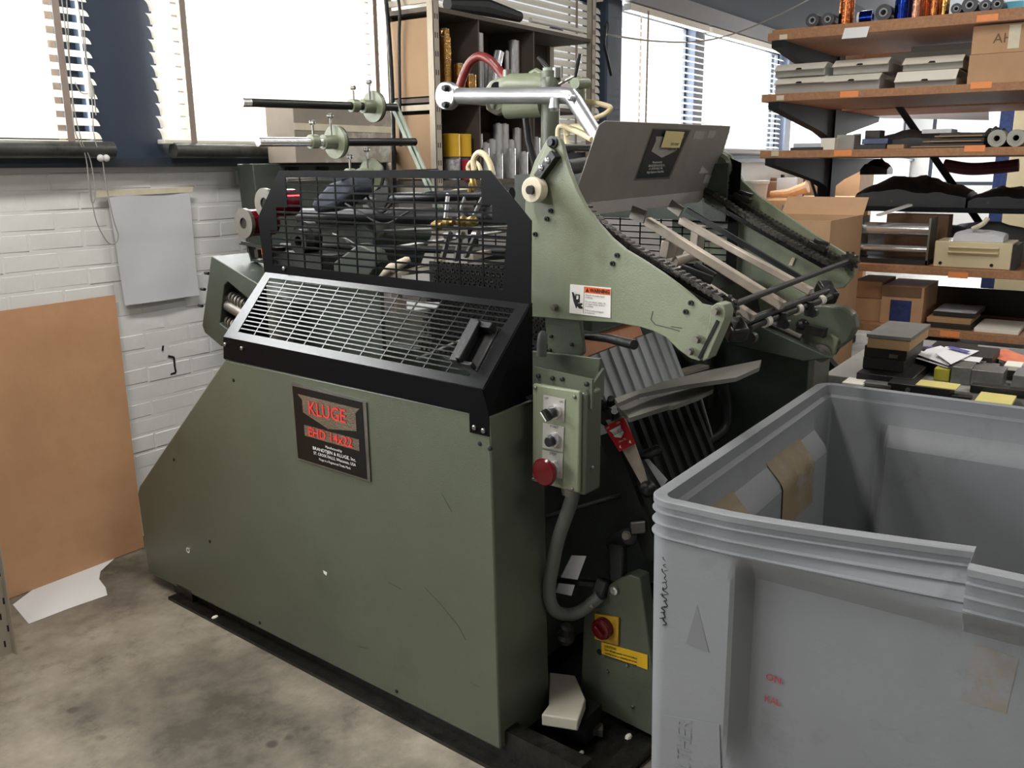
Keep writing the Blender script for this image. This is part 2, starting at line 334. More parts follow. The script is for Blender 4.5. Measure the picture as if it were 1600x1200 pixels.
# venetian blinds: every slat a part
def blind(label,x0,x1,y,tilt,z0,z1,tapes,pitch=.05):
    t=thing('venetian_blind',label,'blind',((x0+x1)/2,y,z0),group='white blinds at the windows')
    n=int((z1-z0-.05)/pitch); prof=[(-.027,-.004),(-.014,.002),(0,.004),(.014,.002),(.027,-.004)]
    bm=MB(); hw=(x1-x0)/2; ct,st=math.cos(tilt),math.sin(tilt)
    pr=[(a*ct-c*st,a*st+c*ct) for a,c in prof]; k=len(pr)
    vs=[(sx,a,c) for sx in (-hw,hw) for a,c in pr]+[(sx,a,c-.0012) for sx in (-hw,hw) for a,c in pr]
    fs=[]
    for i in range(k-1): fs+=[(i,i+1,k+i+1,k+i),(2*k+i+1,2*k+i,3*k+i,3*k+i+1)]
    fs+=[(0,k,3*k,2*k),(k-1,3*k-1,4*k-1,2*k-1)]+[tuple(range(k))+tuple(range(3*k-1,2*k-1,-1)),tuple(range(2*k-1,k-1,-1))+tuple(range(3*k,4*k))]
    bm.add(vs,fs); first=bm.build('slat','blind_slat',t,W=False); me=first.data; first.location=(0,0,.03)
    for i in range(1,n): 
        s=put('slat',me,t,(random.uniform(-.004,.004),0,.03+i*pitch)); s.rotation_euler=(random.uniform(-.03,.03),random.uniform(-.0012,.0012),0)
    MB().box(-hw,hw,-.026,.026,-.012,.006).build('bottom_rail','carton_white',t,W=False,bevel=.003)
    MB().box(-hw,hw,-.03,.03,z1-z0-.03,z1-z0+.02).build('head_rail','carton_white',t,W=False)
    for tx in tapes:
        MB().box(tx-(x0+x1)/2-.014,tx-(x0+x1)/2+.014,-.0315,-.030,-.03,z1-z0).build('ladder_tape','blind_tape',t,W=False)
        MB().box(tx-(x0+x1)/2-.014,tx-(x0+x1)/2+.014,.030,.0315,-.03,z1-z0).build('ladder_tape','blind_tape',t,W=False)
    return t
blind('white venetian blind left of the blue column, its slats half open',.2,2.06,3.42,.55,1.70,2.78,(1.00,1.93))
blind('white venetian blind just right of the blue column, slats nearly closed',2.335,3.70,3.42,1.02,1.71,2.78,(2.475,3.63))
blind('cream venetian blind behind the shelving of foil rolls',3.84,6.12,3.49,1.05,1.71,2.78,(4.2,5.75))
blind('white venetian blind between the foil shelving and the dark mullion',6.46,7.95,3.44,.30,1.73,2.76,(6.75,))
blind('white venetian blind at the far window behind the rack of boards',8.02,9.98,3.44,.30,1.73,2.76,())
# grey pipes along the sill
MB().tube([(-.5,3.40,1.665),(2.02,3.40,1.672),(2.10,3.40,1.672)],.032,14).build('sill_pipe','pipe_grey',tag=('grey steel pipe along the sill left of the blue column','pipe'))
MB().tube([(2.375,3.40,1.672),(2.40,3.40,1.672),(3.9,3.40,1.672)],.032,14).build('sill_pipe','pipe_grey',tag=('grey steel pipe along the sill right of the blue column','pipe'))
MB().tube([(6.5,3.42,1.70),(10.3,3.42,1.70)],.03,12).build('sill_pipe','lintel_grey',tag=('pale pipe along the sill of the far windows','pipe'))
# cords of the first blind, with two white knobs
c=thing('blind_cord','tangled white pull cords hanging from the first blind with two knobs','cord',(2.02,3.37,1.2))
def cord(pts,r=.0022): MB().tube(bez(pts,8),r,6).build('cord','blind_cord',c)
Y=3.372
cord([(1.947,3.372,2.246),(1.948,3.372,2.070),(1.946,3.372,1.903),(1.936,3.372,1.750),(1.968,3.372,1.645),(1.967,3.372,1.513),(1.974,3.372,1.469),(1.990,3.372,1.512),(1.985,3.372,1.633),(1.957,3.372,1.715),(1.944,3.372,1.889),(1.966,3.372,2.205)])
cord([(2.008,3.372,2.233),(2.013,3.372,2.076),(2.017,3.372,1.963),(2.031,3.372,1.894),(2.030,3.372,1.800)])
cord([(2.026,3.372,2.235),(2.021,3.372,2.100),(2.016,3.372,1.939),(2.020,3.372,1.847),(2.012,3.372,1.740),(2.019,3.372,1.676)])
cord([(1.960,3.372,1.917),(1.974,3.372,1.886),(1.995,3.372,1.876),(2.020,3.372,1.886)])
cord([(2.035,3.372,1.633),(2.041,3.372,1.510),(2.054,3.372,1.398),(2.066,3.372,1.339),(2.049,3.372,1.310),(2.017,3.372,1.317),(1.983,3.372,1.390),(1.973,3.372,1.476),(1.974,3.372,1.549)])
MB().ball((2.028,3.372,1.640),.014,12,(1,.8,1)).build('knob','tub_white',c); MB().ball((2.052,3.372,1.640),.014,12,(1,.8,1)).build('knob','tub_white',c)
MB().lathe((2.016,3.372,1.874),(0,0,1),[(-.01,.008),(0,.012),(.09,.006)],10).build('tassel','tub_white',c)

# ================================================================ the press (local frame: u across, v along, z up)
PR=thing('foil_press','large green foil stamping press with black mesh guards and lettered plate','machine',(1.723,1.26,0),math.radians(-3.84),world=False)
# base skid
k=MB(); k.prism([(-.03,-.22,0),(-.03,1.62,0),(-.03,1.62,.012),(-.03,-.22,.012)],(.1,0,0)); k.prism([(0.02,-.25,0),(.02,1.66,0),(.02,1.66,.10),(.02,-.25,.10)],(.05,0,0))
k.box(-.0,1.5,-.30,-.24,0,.03); k.box(0,1.5,1.5,1.6,0,.06); k.box(.04,1.46,-.24,1.5,.0,.02)
k.build('skid','black_grease',PR)
# left side cover
cv=[(0,0,.05),(0,.022,.993),(0,1.152,.992),(0,1.80,.41),(0,1.822,.375),(0,1.808,.045)]
COV=MB().prism(cv,(.225,0,0)).build('side_cover','press_green',PR,bevel=.006)
for q in ((312,675),(407,974),(622,1080),(372,710+140)): pass
def screws(pts,name,mat,parent,r=.006,ax=(-1,0,0),h=.005):
    for p in pts:
        p=Vector(p); a=Vector(ax); MB().lathe(p,a,[(-.004,r),(h*.6,r),(h,r*.6)],10).build(name,mat,parent)
screws([(0,)+tuple(p)[1:] for p in ((0.000,1.111,0.929),(0.000,1.527,0.573),(0.000,1.342,0.303),(0.000,1.077,0.072),(0.000,0.402,0.073))]+[(0,.055,.915),(0,.022,.908)],'screw','hole_black',COV,.006,h=.003)
p=(0.000,1.489,0.230); MB().ring((-.004,p[1],p[2]),(.002,p[1],p[2]),.011,.006,14).build('grommet','chrome',COV)
p=(0.000,0.705,0.369); q=MB(); q.quad((-.001,p[1]+.008,p[2]+.006),(-.001,p[1]-.010,p[2]+.004),(-.001,p[1]-.006,p[2]-.008),(-.001,p[1]+.006,p[2]-.003),.0006); q.build('chip','label_white',COV,label='pale chip in the paint')
# scratches on the cover
def scratch(pts,wd=.0022):
    sc=MB()
    for a,b_ in zip(pts,pts[1:]): sc.bar((-.0006,a[1],a[2]),(-.0006,b_[1],b_[2]),wd,.0006,(1,0,0))
    sc.build('scratch','press_green_dark',COV,ang=0)
scratch([(0.000,0.268,0.452),(0.000,0.206,0.419),(0.000,0.145,0.376),(0.000,0.118,0.342)])
scratch([(0.000,0.415,0.424),(0.000,0.362,0.418)]); scratch([(0.000,0.566,0.164),(0.000,0.522,0.173)]); scratch([(0.000,0.107,0.219),(0.000,0.070,0.218)]); scratch([(0.000,0.194,0.751),(0.000,0.158,0.705)])
# lettered plate
SG=MB().quad((-0.002,0.804,0.967),(-0.002,0.798,0.724),(-0.002,0.469,0.722),(-0.002,0.471,0.958),.003).build('name_plate','steel',PR)
def sgp(s,t,du=-.0062):  # s to the right (-v), t up, both 0..1
    a=Vector((du,.803,.722)); e=Vector((0,-.331,-.002)); h=Vector((0,.004,.243)); return a+e*s+h*t
m=MB(); m.prism([sgp(*q) for q in ((.03,.03),(.97,.03),(.97,.97),(.03,.97))],(.0012,0,0)); m.build('plate_field','plate_black',SG)
m=MB(); m.prism([sgp(*q,du=-.0072) for q in ((.10,.88),(.93,.88),(.88,.82),(.88,.60),(.50,.53),(.16,.66),(.16,.82))],(.001,0,0)); m.build('shield_emblem','plate_silver',SG)
m=MB(); m.prism([sgp(*q,du=-.0072) for q in ((.16,.36),(.90,.36),(.90,.50),(.16,.50))],(.001,0,0)); m.build('model_strip','plate_silver',SG)
XD,YD=(0,-1,0),(0,0,1)
text('lettering','KLUGE',.058,'red_ink',SG,sgp(.50,.735,-.0082),XD,YD,sx=.95,bold=.0004); text('lettering','EHD 14x22',.040,'red_ink',SG,sgp(.52,.43,-.0082),XD,YD,sx=1.05,bold=.0006)
for i,(s_,b_) in enumerate(((.011,'Manufactured by'),(.0145,'BRANDTJEN & KLUGE, Inc.'),(.013,'ST. CROIX FALLS, Wisconsin, USA'),(.0105,'Kluge is a Registered Trade Mark'))):
    text('lettering',b_,s_,'white_ink',SG,sgp(.56,.295-.062*i,-.0078),XD,YD,sx=1.0 if i!=1 else 1.15)
# black guard: lip, sloping mesh, side plates, upright screen
G=MB()
G.prism([(0,.041,1.058),(0,1.144,1.067),(0,1.153,.996),(0,.086,.990),(0,.086,.94),(0,.022,.94),(0,.022,1.0)],(-.003,0,0))
GU=G.build('guard','black_powder',PR)
SL=lambda u,v: (u,v,1.0585+.0085*(v-.041)/1.103+ u*(1.254-1.0615)/.177)
def sheet(outer,holes,fn,th): return MB().prism([fn(*q) for q in outer],th,[[fn(*q) for q in h] for h in holes])
nS=Vector((-.74,0,.67))*.003
sheet([(0,.041),(0,1.144),(.177,1.140),(.177,.03)],[[(.018,.10),(.018,1.088),(.163,1.100),(.163,.066)]],lambda u,v:SL(u,v),nS).build('mesh_frame','black_gloss',GU)
gr=MB(); nb=14
for i in range(1,nb):
    u=.018+.145*i/nb; gr.bar(SL(u,.10-.034*i/nb),SL(u,1.088+.012*i/nb),.0042,.003,(-.74,0,.67))
for j in range(1,12):
    v0=.10+ (1.088-.10)*j/12; v1=.066+(1.100-.066)*j/12; gr.bar(SL(.018,v0),SL(.163,v1),.0042,.003,(-.74,0,.67))
gr.build('mesh_grille','black_gloss',GU,ang=0,kind='stuff')
s=MB(); s.prism([(0,.026,.992),(0,.041,1.058),(.177,.03,1.254),(.18,.027,1.254),(.18,.027,1.00)],(0,-.003,0)); s.build('side_plate','black_powder',GU)
s=MB(); s.prism([(0,1.15,.992),(0,1.146,1.066),(.177,1.143,1.254),(.177,1.15,1.0)],(0,.003,0))
s.build('side_plate','black_powder',GU)
fnU=lambda v,z:(.177,v,z)
hole=[(.155,1.282),(1.078,1.288),(1.078,1.405),(1.04,1.405),(1.04,1.475),(.985,1.475),(.985,1.566),(.235,1.562),(.235,1.510),(.182,1.510),(.182,1.452),(.118,1.452),(.118,1.282)]
hole=[(.118,1.282),(1.100,1.290),(1.100,1.40),(1.058,1.40),(1.058,1.475),(1.0,1.475),(1.0,1.568),(.186,1.566),(.186,1.50),(.150,1.50),(.150,1.455),(.10,1.455)]
SCN=sheet([(.025,1.250),(.022,1.463),(.155,1.587),(1.03,1.589),(1.158,1.439),(1.144,1.250)],[hole],fnU,(-.003,0,0)).build('screen_frame','black_powder',GU)
gu=MB()
def inside(z): return (1.10 if z<1.40 else 1.058 if z<1.475 else 1.0),(.10 if z<1.455 else .150 if z<1.50 else .186)
for i in range(1,13):
    z=1.288+.278*i/13; a,b_=inside(z); gu.bar((.176,a+.004,z),(.176,b_-.004,z-.001),.003,.0058,(0,0,1))
for j in range(0,12):
    v=.185+.083*j; zt=1.568 if .186<v<1.0 else 1.475 if v<1.058 and v>.15 else 1.40
    if v<1.1: gu.bar((.1755,v,1.284),(.1755,v,zt+.002),.0048,.003,(1,0,0))
gu.build('screen_grille','black_powder',SCN,ang=0,kind='stuff')
screws([(-0.004,1.134,1.045),(-0.004,1.044,1.043),(-.004,.068,.956),(-.004,.038,.953),(0.172,1.035,1.279)],'screw','steel',GU,.007)
# black handle on the sloping mesh
H=MB(); hv0,hv1=.055,.11
def hp(u,v,h): q=Vector(SL(u,v)); return q+Vector((-.74,0,.67))*h
def blk(u0,u1,v0,v1,h0,h1): H.add([hp(u,v,h) for h in (h0,h1) for u,v in ((u0,v0),(u1,v0),(u1,v1),(u0,v1))],[(3,2,1,0),(4,5,6,7),(0,1,5,4),(1,2,6,5),(2,3,7,6),(3,0,4,7)])
blk(.030,.118,.128,.155,.0,.042); blk(.030,.118,.082,.128,.002,.008); blk(.105,.118,.085,.13,.0,.036); blk(.030,.038,.088,.13,.0,.030); blk(.034,.114,.118,.136,.03,.046)
H.build('handle','black_satin',GU,bevel=.004)
# diagonal wire seen through the mesh
MB().tube([(0.240,0.508,1.036),(0.210,0.352,1.099),(0.190,0.208,1.158)],.004,8).build('wire_rod','steel',PR)
# ---------------- left counterweight arm with springs
A=MB(); pa=[(.20,1.488,1.293),(.20,1.588,1.03),(.20,1.575,1.005),(.20,1.476,.965),(.20,1.05,1.0),(.20,1.05,1.16)]
wn=[(0.200,1.424,1.192),(0.200,1.473,1.051),(0.200,1.439,1.038),(0.200,1.379,1.021),(0.200,1.274,1.123),(0.200,1.271,1.150),(0.200,1.399,1.208)]
A.prism(pa,(.16,0,0),[wn]); ARM=A.build('counterweight_arm','press_green_dark',PR,bevel=.003)
MB().prism([(.25,1.45,1.24),(.25,1.56,1.02),(.25,1.46,.98),(.25,1.2,1.1)],(.02,0,0)).build('back_plate','dark_iron',ARM)
def spring(a,b_,r,turns=6):
    a,b_=Vector(a),Vector(b_); d=(b_-a); t=d.normalized(); x=t.orthogonal().normalized(); y=t.cross(x); n=turns*12
    MB().tube([a+d*i/n+(x*math.cos(6.283*i/12)+y*math.sin(6.283*i/12))*r for i in range(n+1)],.005,6).build('spring','steel_dull',ARM)
spring((0.235,1.458,1.153),(0.220,1.332,1.129),.017); spring((0.235,1.496,1.060),(0.220,1.366,1.040),.017)
MB().cyl((0.230,1.472,1.120),(0.215,1.329,1.093),.022,16).build('spindle','steel_dull',ARM)
for p in ((0.210,1.530,1.227),(0.210,1.564,1.166),(0.210,1.591,1.102)): MB().cyl(p,(p[0],p[1]+.022,p[2]),.006,8).build('stud','dark_iron',ARM)
# mount under the foil rolls
m=MB(); m.bar((.30,1.36,1.30),(.42,1.36,1.30),.02,.03); m.bar((.30,1.44,1.335),(.30,1.30,1.325),.012,.012); m.bar((.32,1.42,1.33),(.32,1.40,1.27),.03,.008,(0,1,0)); m.bar((.32,1.40,1.275),(.32,1.32,1.27),.03,.008); m.bar((.36,1.34,1.27),(.44,1.22,1.10),.03,.012); m.cyl((.31,1.47,1.33),(.31,1.38,1.325),.004,8)
m.box(.36,.62,1.08,1.36,1.19,1.30)
m.build('roll_mount','dark_iron',PR)
MB().tube(bez([(.315,1.345,1.33),(.313,1.338,1.29),(.318,1.33,1.265)],6),.004,6).build('copper_wire','foil_copper',PR)
# ---------------- foil unwind shafts on the leaning bar
LB=MB().bar((.87,1.222,1.83),(.87,.93,1.33),.034,.008,(1,0,0)).bar((.875,1.222,1.83),(.875,.93,1.33),.008,.03,(1,0,0)).build('leaning_bar','bracket_green',PR)
def shaft(v0,z0,u0,v1,z1,u1,ud,tipmat):
    s=MB().tube([(u0,v0,z0),(u0+.006,v0,z0),(u1,v1,z1)],[.010,.014,.014],14).build('foil_shaft','black_satin',PR)
    dz=lambda u:(v0+(v1-v0)*(u-u0)/(u1-u0),z0+(z1-z0)*(u-u0)/(u1-u0))
    MB().cyl((u0-.003,v0,z0),(u0+.03 if tipmat=='a' else u0+.30*(u1-u0)/.7,*dz(u0+.03 if tipmat=='a' else u0+.30*(u1-u0)/.7)),.0148,14).build('shaft_tip','chrome',s)
    f=MB(); f.cyl((ud,*dz(ud)),(ud+.012,*dz(ud+.012)),.056,28); f.cyl((ud-.05,*dz(ud-.05)),(ud,*dz(ud)),.024,18)
    F=f.build('flange_disc','press_green_light',s); MB().cyl((ud+.012,*dz(ud)),(ud+.02,*dz(ud)),.054,28).build('disc_rim','black_satin',F)
    MB().cyl((ud-.105,*dz(ud)),(ud-.075,*dz(ud)),.023,18).build('shaft_collar','press_green_light',s)
    for uu in (ud-.09,ud-.012):
        q=dz(uu); w=MB(); h=.055 if uu<ud-.05 else .078; w.cyl((uu,q[0],q[1]+.015),(uu,q[0],q[1]+h),.004,8); w.ball((uu,q[0]-.006,q[1]+h+.008),.008,8); w.ball((uu,q[0]+.006,q[1]+h+.008),.008,8); w.build('wing_screw','steel',s)
shaft(1.2,1.804,.176,1.2,1.816,.862,.742,'a')
shaft(1.105,1.678,.16,1.105,1.687,.862,.47,'b')
shaft(1.03,1.565,.20,1.03,1.575,.90,.56,'b')
# ---------------- foil rolls: separate things clamped on the press
def pworld(q):
    c_,s_=math.cos(math.radians(-3.84)),math.sin(math.radians(-3.84)); return Vector((1.723+c_*q[0]-s_*q[1],1.26+s_*q[0]+c_*q[1],q[2]))
for lab,(v,z,u) in (('dark red foil roll at the left end of the press beside the brick wall',((0.297,1.420,1.405)[1],(0.297,1.420,1.405)[2],(0.297,1.420,1.405)[0])),('dark red foil roll half hidden by the corner of the mesh screen',((0.304,1.300,1.477)[1],(0.304,1.300,1.477)[2],(0.304,1.300,1.477)[0]))):
    t=thing('foil_roll',lab,'foil roll',pworld((u,v,z-.06)),math.radians(-3.84),group='red foil rolls on the press',world=False)
    MB().ring((.012,0,.06),(.125,0,.06),.048,.02,28).build('foil','red_foil',t); MB().ring((0,0,.06),(.014,0,.06),.053,.02,28).build('end_flange','steel_dull',t); MB().cyl((.005,0,.06),(.12,0,.06),.02,16).build('core','dark_iron',t)

# ---------------- near side plate with the warning sign
WP=MB().prism([(0.330,0.086,1.669),(0.330,0.067,1.672),(0.330,0.049,1.665),(0.330,0.041,1.652),(0.330,0.032,1.621),(0.330,0.018,1.585),(0.330,-0.009,1.532),(0.330,-0.036,1.491),(0.330,-0.076,1.450),(0.330,-0.114,1.416),(0.330,-0.157,1.388),(0.330,-0.208,1.365),(0.330,-0.266,1.336),(0.330,-0.308,1.312),(0.330,-0.345,1.289),(0.330,-0.374,1.268),(0.330,-0.401,1.265),(0.330,-0.435,1.230),(0.330,-0.397,1.140),(0.330,-0.377,1.127),(0.330,-0.352,1.131),(0.330,-0.320,1.148),(0.330,-0.282,1.176),(0.330,-0.245,1.188),(0.330,-0.208,1.194),(0.330,-0.134,1.198),(0.330,-0.009,1.191),(0.330,0.153,1.187),(0.330,0.152,1.285),(0.330,0.165,1.468),(0.330,0.160,1.545),(0.330,0.129,1.612)],(.016,0,0)).build('delivery_side_plate','press_green_light',PR,bevel=.002)
MB().prism([(0.325,-0.407,1.267),(0.325,-0.420,1.276),(0.325,-0.437,1.273),(0.325,-0.444,1.258),(0.325,-0.442,1.237),(0.325,-0.403,1.138),(0.325,-0.388,1.128)],(.045,0,0)).build('end_bracket','press_green_light',WP,bevel=.002)
MB().prism([(0.322,-0.422,1.235),(0.322,-0.429,1.231),(0.322,-0.384,1.133),(0.322,-0.377,1.137)],(.004,0,0)).build('slot','hole_black',WP)
for p in ((0.320,-0.422,1.257),(0.320,-0.376,1.183),(0.320,-0.358,1.151),(0.330,0.060,1.221)): MB().hexbolt(p,(-1,0,0),.0085,.014).build('bolt','steel_dull',WP)
for p in ((0.330,0.075,1.480),(0.330,0.088,1.458),(0.330,-0.136,1.373),(0.330,-0.123,1.351),(0.330,-0.350,1.269),(0.330,-0.337,1.246),(0.330,0.127,1.416)): MB().ring((p[0]-.006,p[1],p[2]),(p[0]+.002,p[1],p[2]),.0065,.003,12).build('cap_screw','dark_iron',WP)
MB().lathe((0.330,0.069,1.657),(-1,0,0),[(-.004,.016),(.006,.016),(.007,.009),(.016,.009)],16).build('pivot_bolt','black_satin',WP)
lk=MB(); lk.bar((0.318,0.065,1.641),(0.318,0.126,1.549),.03,.010,(1,0,0)); LK=lk.build('roller_link','press_green_light',WP,bevel=.002)
MB().bar((0.317,0.050,1.628),(0.317,0.106,1.566),.024,.026,(1,0,0)).build('clamp_block','black_satin',LK,bevel=.002)
for p in ((0.305,0.068,1.610),(0.305,0.089,1.592)): MB().lathe(p,(-1,0,0),[(0,.0085),(.004,.008),(.007,.003)],12).build('bolt','chrome',LK)
p=(0.290,0.111,1.535); RO=MB().ring((p[0],p[1],p[2]),(p[0]+.03,p[1],p[2]),.0335,.011,28).build('guide_roller','nylon',WP,bevel=.002)
MB().cyl((p[0]-.010,p[1],p[2]),(p[0]+.04,p[1],p[2]),.0115,14).build('roller_axle','black_satin',RO)
# warning sign
LBL=MB().prism([(0.329,0.010,1.288),(0.329,-0.119,1.288),(0.329,-0.119,1.209),(0.329,0.012,1.210)],(-.001,0,0)).build('warning_label','label_white',WP)
wa,wb_,wc_=Vector((0.329,0.012,1.210)),Vector((0.329,-0.119,1.209)),Vector((0.329,0.010,1.288))
def wl(s,t,du=.3275): q=wa+(wb_-wa)*s+(wc_-wa)*t; q.x=du; return q
def wr(s0,s1,t0,t1,mt,nm='label_field',du=.3278):
    m=MB(); m.prism([wl(s0,t0,du),wl(s1,t0,du),wl(s1,t1,du),wl(s0,t1,du)],(.0004,0,0)); return m.build(nm,mt,LBL)
wr(.36,.98,.76,.97,'label_orange'); wr(.345,.355,.04,.97,'black_ink','rule')
m=MB(); m.prism([wl(.39,.80,.3272),wl(.47,.80,.3272),wl(.43,.94,.3272)],(.0004,0,0)); m.build('alert_triangle','black_ink',LBL)
text('lettering','WARNING',.0135,'black_ink',LBL,wl(.73,.865,.3272),XD,YD,bold=.0004,sx=.95)
for i,t_ in enumerate(('Hazard of severe hand','crushing.','','Do not adjust, clean, oil,','or repair press while it','is moving.','','Follow lockout/tagout','procedures.')):
    if t_: text('lettering',t_,.0066,'black_ink',LBL,wl(.39,.69-.075*i,.3272),XD,YD,align='LEFT')
pc=MB()
for pl in (((.05,.74),(.09,.74),(.22,.36),(.17,.18),(.10,.42)),((.14,.68),(.25,.68),(.25,.40),(.19,.40),(.14,.52)),((.20,.36),(.32,.40),(.32,.34),(.27,.30),(.33,.27),(.33,.2),(.24,.2),(.19,.28))):
    m=MB(); m.prism([wl(x,y,.3272) for x,y in pl],(.0004,0,0)); m.build('hand_pictogram','black_ink',LBL)
m=MB(); m.prism([wl(.17,.64,.3268),(wl(.22,.64,.3268)),wl(.22,.52,.3268),wl(.17,.50,.3268)],(.0004,0,0)); m.build('hand_pictogram','label_white',LBL)
for ps in (((0.330,-0.244,1.239),(0.330,-0.239,1.217),(0.330,-0.252,1.205),(0.330,-0.290,1.201),(0.330,-0.321,1.196)),((0.330,-0.296,1.205),(0.330,-0.328,1.204))):
    for p,q in zip(ps,ps[1:]): m=MB(); m.bar((.3295,p[1],p[2]),(.3295,q[1],q[2]),.0022,.0006,(1,0,0)); m.build('scratch','press_green_dark',WP,ang=0)
# pillar of the plate and the bracket that carries the control box
MB().prism([(0.345,0.110,1.197),(0.345,-0.009,1.199),(0.345,-0.024,1.102),(0.345,-0.014,1.090),(0.345,0.097,1.087)],(.016,0,0)).build('plate_leg','press_green',PR,bevel=.003)
BR=MB().prism([(0.300,0.121,1.097),(0.300,-0.106,1.104),(0.300,-0.094,0.945),(0.300,0.122,0.927)],(.012,0,0)).build('box_bracket','press_green',PR,bevel=.002)
m=MB(); m.prism([(0.150,-0.003,1.095),(0.150,-0.183,1.087),(0.150,-0.184,1.011),(0.150,-0.003,1.015)],(.008,0,0)); m.build('bracket_face','press_green',BR)
m=MB(); m.prism([(.15,-.176,1.060),(.15,-.176,1.02),(.31,-.115,1.00),(.31,-.115,1.078)],(0,.008,0)); m.build('bracket_rib','press_green',BR)
m=MB(); m.box(.15,.25,-.13,.03,1.005,1.012); m.build('bracket_floor','press_green_dark',BR)
for p in ((0.150,-0.019,1.074),(0.150,-0.064,1.074),(0.150,-0.094,1.076),(0.150,-0.168,1.074)): MB().lathe(p,(-1,0,0),[(-.004,.006),(.005,.006),(.006,.003)],10).build('cap_screw','dark_iron',BR)
for p in ((0.345,0.084,1.136),(0.345,0.088,1.096),(0.345,0.014,1.121)): MB().lathe(p,(-1,0,0),[(-.004,.005),(.005,.005),(.006,.003)],10).build('cap_screw','dark_iron',BR)
MB().tube([(0.260,0.055,1.098),(0.260,0.053,1.140),(0.260,0.051,1.158),(0.260,0.049,1.167)],[.014,.014,.012,.005],14).build('grey_knob','hose_grey',PR)
MB().tube([(0.400,0.014,1.136),(0.360,-0.092,1.147),(0.300,-0.210,1.153)],[.010,.012,.013],14).build('hand_lever','black_satin',PR)
MB().bar((0.400,0.198,1.096),(0.400,0.151,1.096),.02,.02).build('stop_block','black_satin',PR)
# control box
z0,z1=.797,1.056
CB=MB().prism([(.135,-.022,z0),(.135,-.175,z0-.012),(.135,-.175,z1-.002),(.135,-.022,z1)],(.075,0,0)).build('control_box','press_green',PR,bevel=.008)
MB().prism([(0.122,-0.020,1.059),(0.122,-0.166,1.060),(0.122,-0.165,0.795),(0.122,-0.017,0.795)],(.014,0,0)).build('box_lid','press_green_light',CB,bevel=.005,seg=3)
screws([(0.122,-0.030,1.049),(0.122,-0.151,1.044),(0.122,-0.146,0.803),(0.122,-0.023,0.803)],'screw','steel_dull',CB,.005)
screws([(.165,-.176,.855)],'screw','steel',CB,.005,(0,-1,0))
def leg(pts,body): 
    P_=MB().prism(pts,(-.0015,0,0)).build('legend_plate','legend_steel',CB)
    return P_
LP=leg([(0.121,-0.057,1.035),(0.121,-0.123,1.034),(0.121,-0.121,0.974),(0.121,-0.055,0.976)],''); text('lettering','OFF',.008,'black_ink',LP,(0.119,-0.067,1.028),XD,YD); text('lettering','ON',.008,'black_ink',LP,(0.119,-0.113,1.026),XD,YD)
LP=leg([(0.121,-0.055,0.961),(0.121,-0.121,0.962),(0.121,-0.118,0.896),(0.121,-0.053,0.895)],''); text('lettering','START',.009,'black_ink',LP,(0.119,-0.091,0.957),XD,YD)
LP=leg([(0.121,-0.053,0.888),(0.121,-0.118,0.891),(0.121,-0.116,0.824),(0.121,-0.051,0.822)],''); text('lettering','STOP',.009,'black_ink',LP,(0.119,-0.087,0.885),XD,YD)
def bez_ring(c,r): MB().ring((c[0]-.014,c[1],c[2]),(c[0],c[1],c[2]),r,r*.74,24).build('bezel','chrome',CB)
c=(0.120,-0.096,0.998); bez_ring(c,.0185)
K1=MB().lathe(c,(-1,0,0),[(0,.0135),(.03,.0138),(.031,.012)],20).build('selector_knob','black_satin',CB)
m=MB(); m.bar((c[0]-.038,c[1]+.012,c[2]+.010),(c[0]-.038,c[1]-.008,c[2]-.013),.010,.016,(1,0,0)); m.build('knob_bar','black_satin',K1,bevel=.001)
m=MB(); m.bar((c[0]-.0465,c[1]+.014,c[2]+.006),(c[0]-.0465,c[1]-.003,c[2]-.014),.0028,.001,(1,0,0)); m.build('white_mark','label_white',K1)
c=(0.120,-0.091,0.923); bez_ring(c,.019); MB().lathe(c,(-1,0,0),[(0,.0125),(.026,.0125),(.027,.011)],20).build('start_button','black_satin',CB)
c=(0.120,-0.091,0.848); bez_ring(c,.019)
MB().lathe(c,(-1,0,0),[(0,.012),(.032,.013),(.036,.034),(.044,.0365),(.049,.032),(.0515,.015),(.052,.001)],32).build('stop_button','red_plastic',CB)
# conduit from the box to the main switch
CO=MB().tube(bez([(.17,-.105,.80),(.175,-.11,.76),(0.190,-0.055,0.623),(0.200,-0.027,0.527),(0.210,-0.008,0.441),(0.230,-0.012,0.380),(0.260,-0.044,0.362),(0.285,-0.081,0.384),(0.300,-0.120,0.429)],8),.0185,14).build('conduit','hose_grey',PR)
MB().lathe((.17,-.105,.785),(0,0,1),[(-.02,.021),(0,.024),(.02,.022)],14).build('conduit_fitting','steel_dull',CO)
MB().ring((0.295,-0.093,0.396),(0.297,-0.103,0.406),.022,.016,16).build('conduit_nut','steel',CO)
MB().bar((0.310,-0.109,0.418),(0.330,-0.116,0.466),.04,.04,(1,0,0)).build('conduit_elbow','dark_iron',CO,bevel=.006)
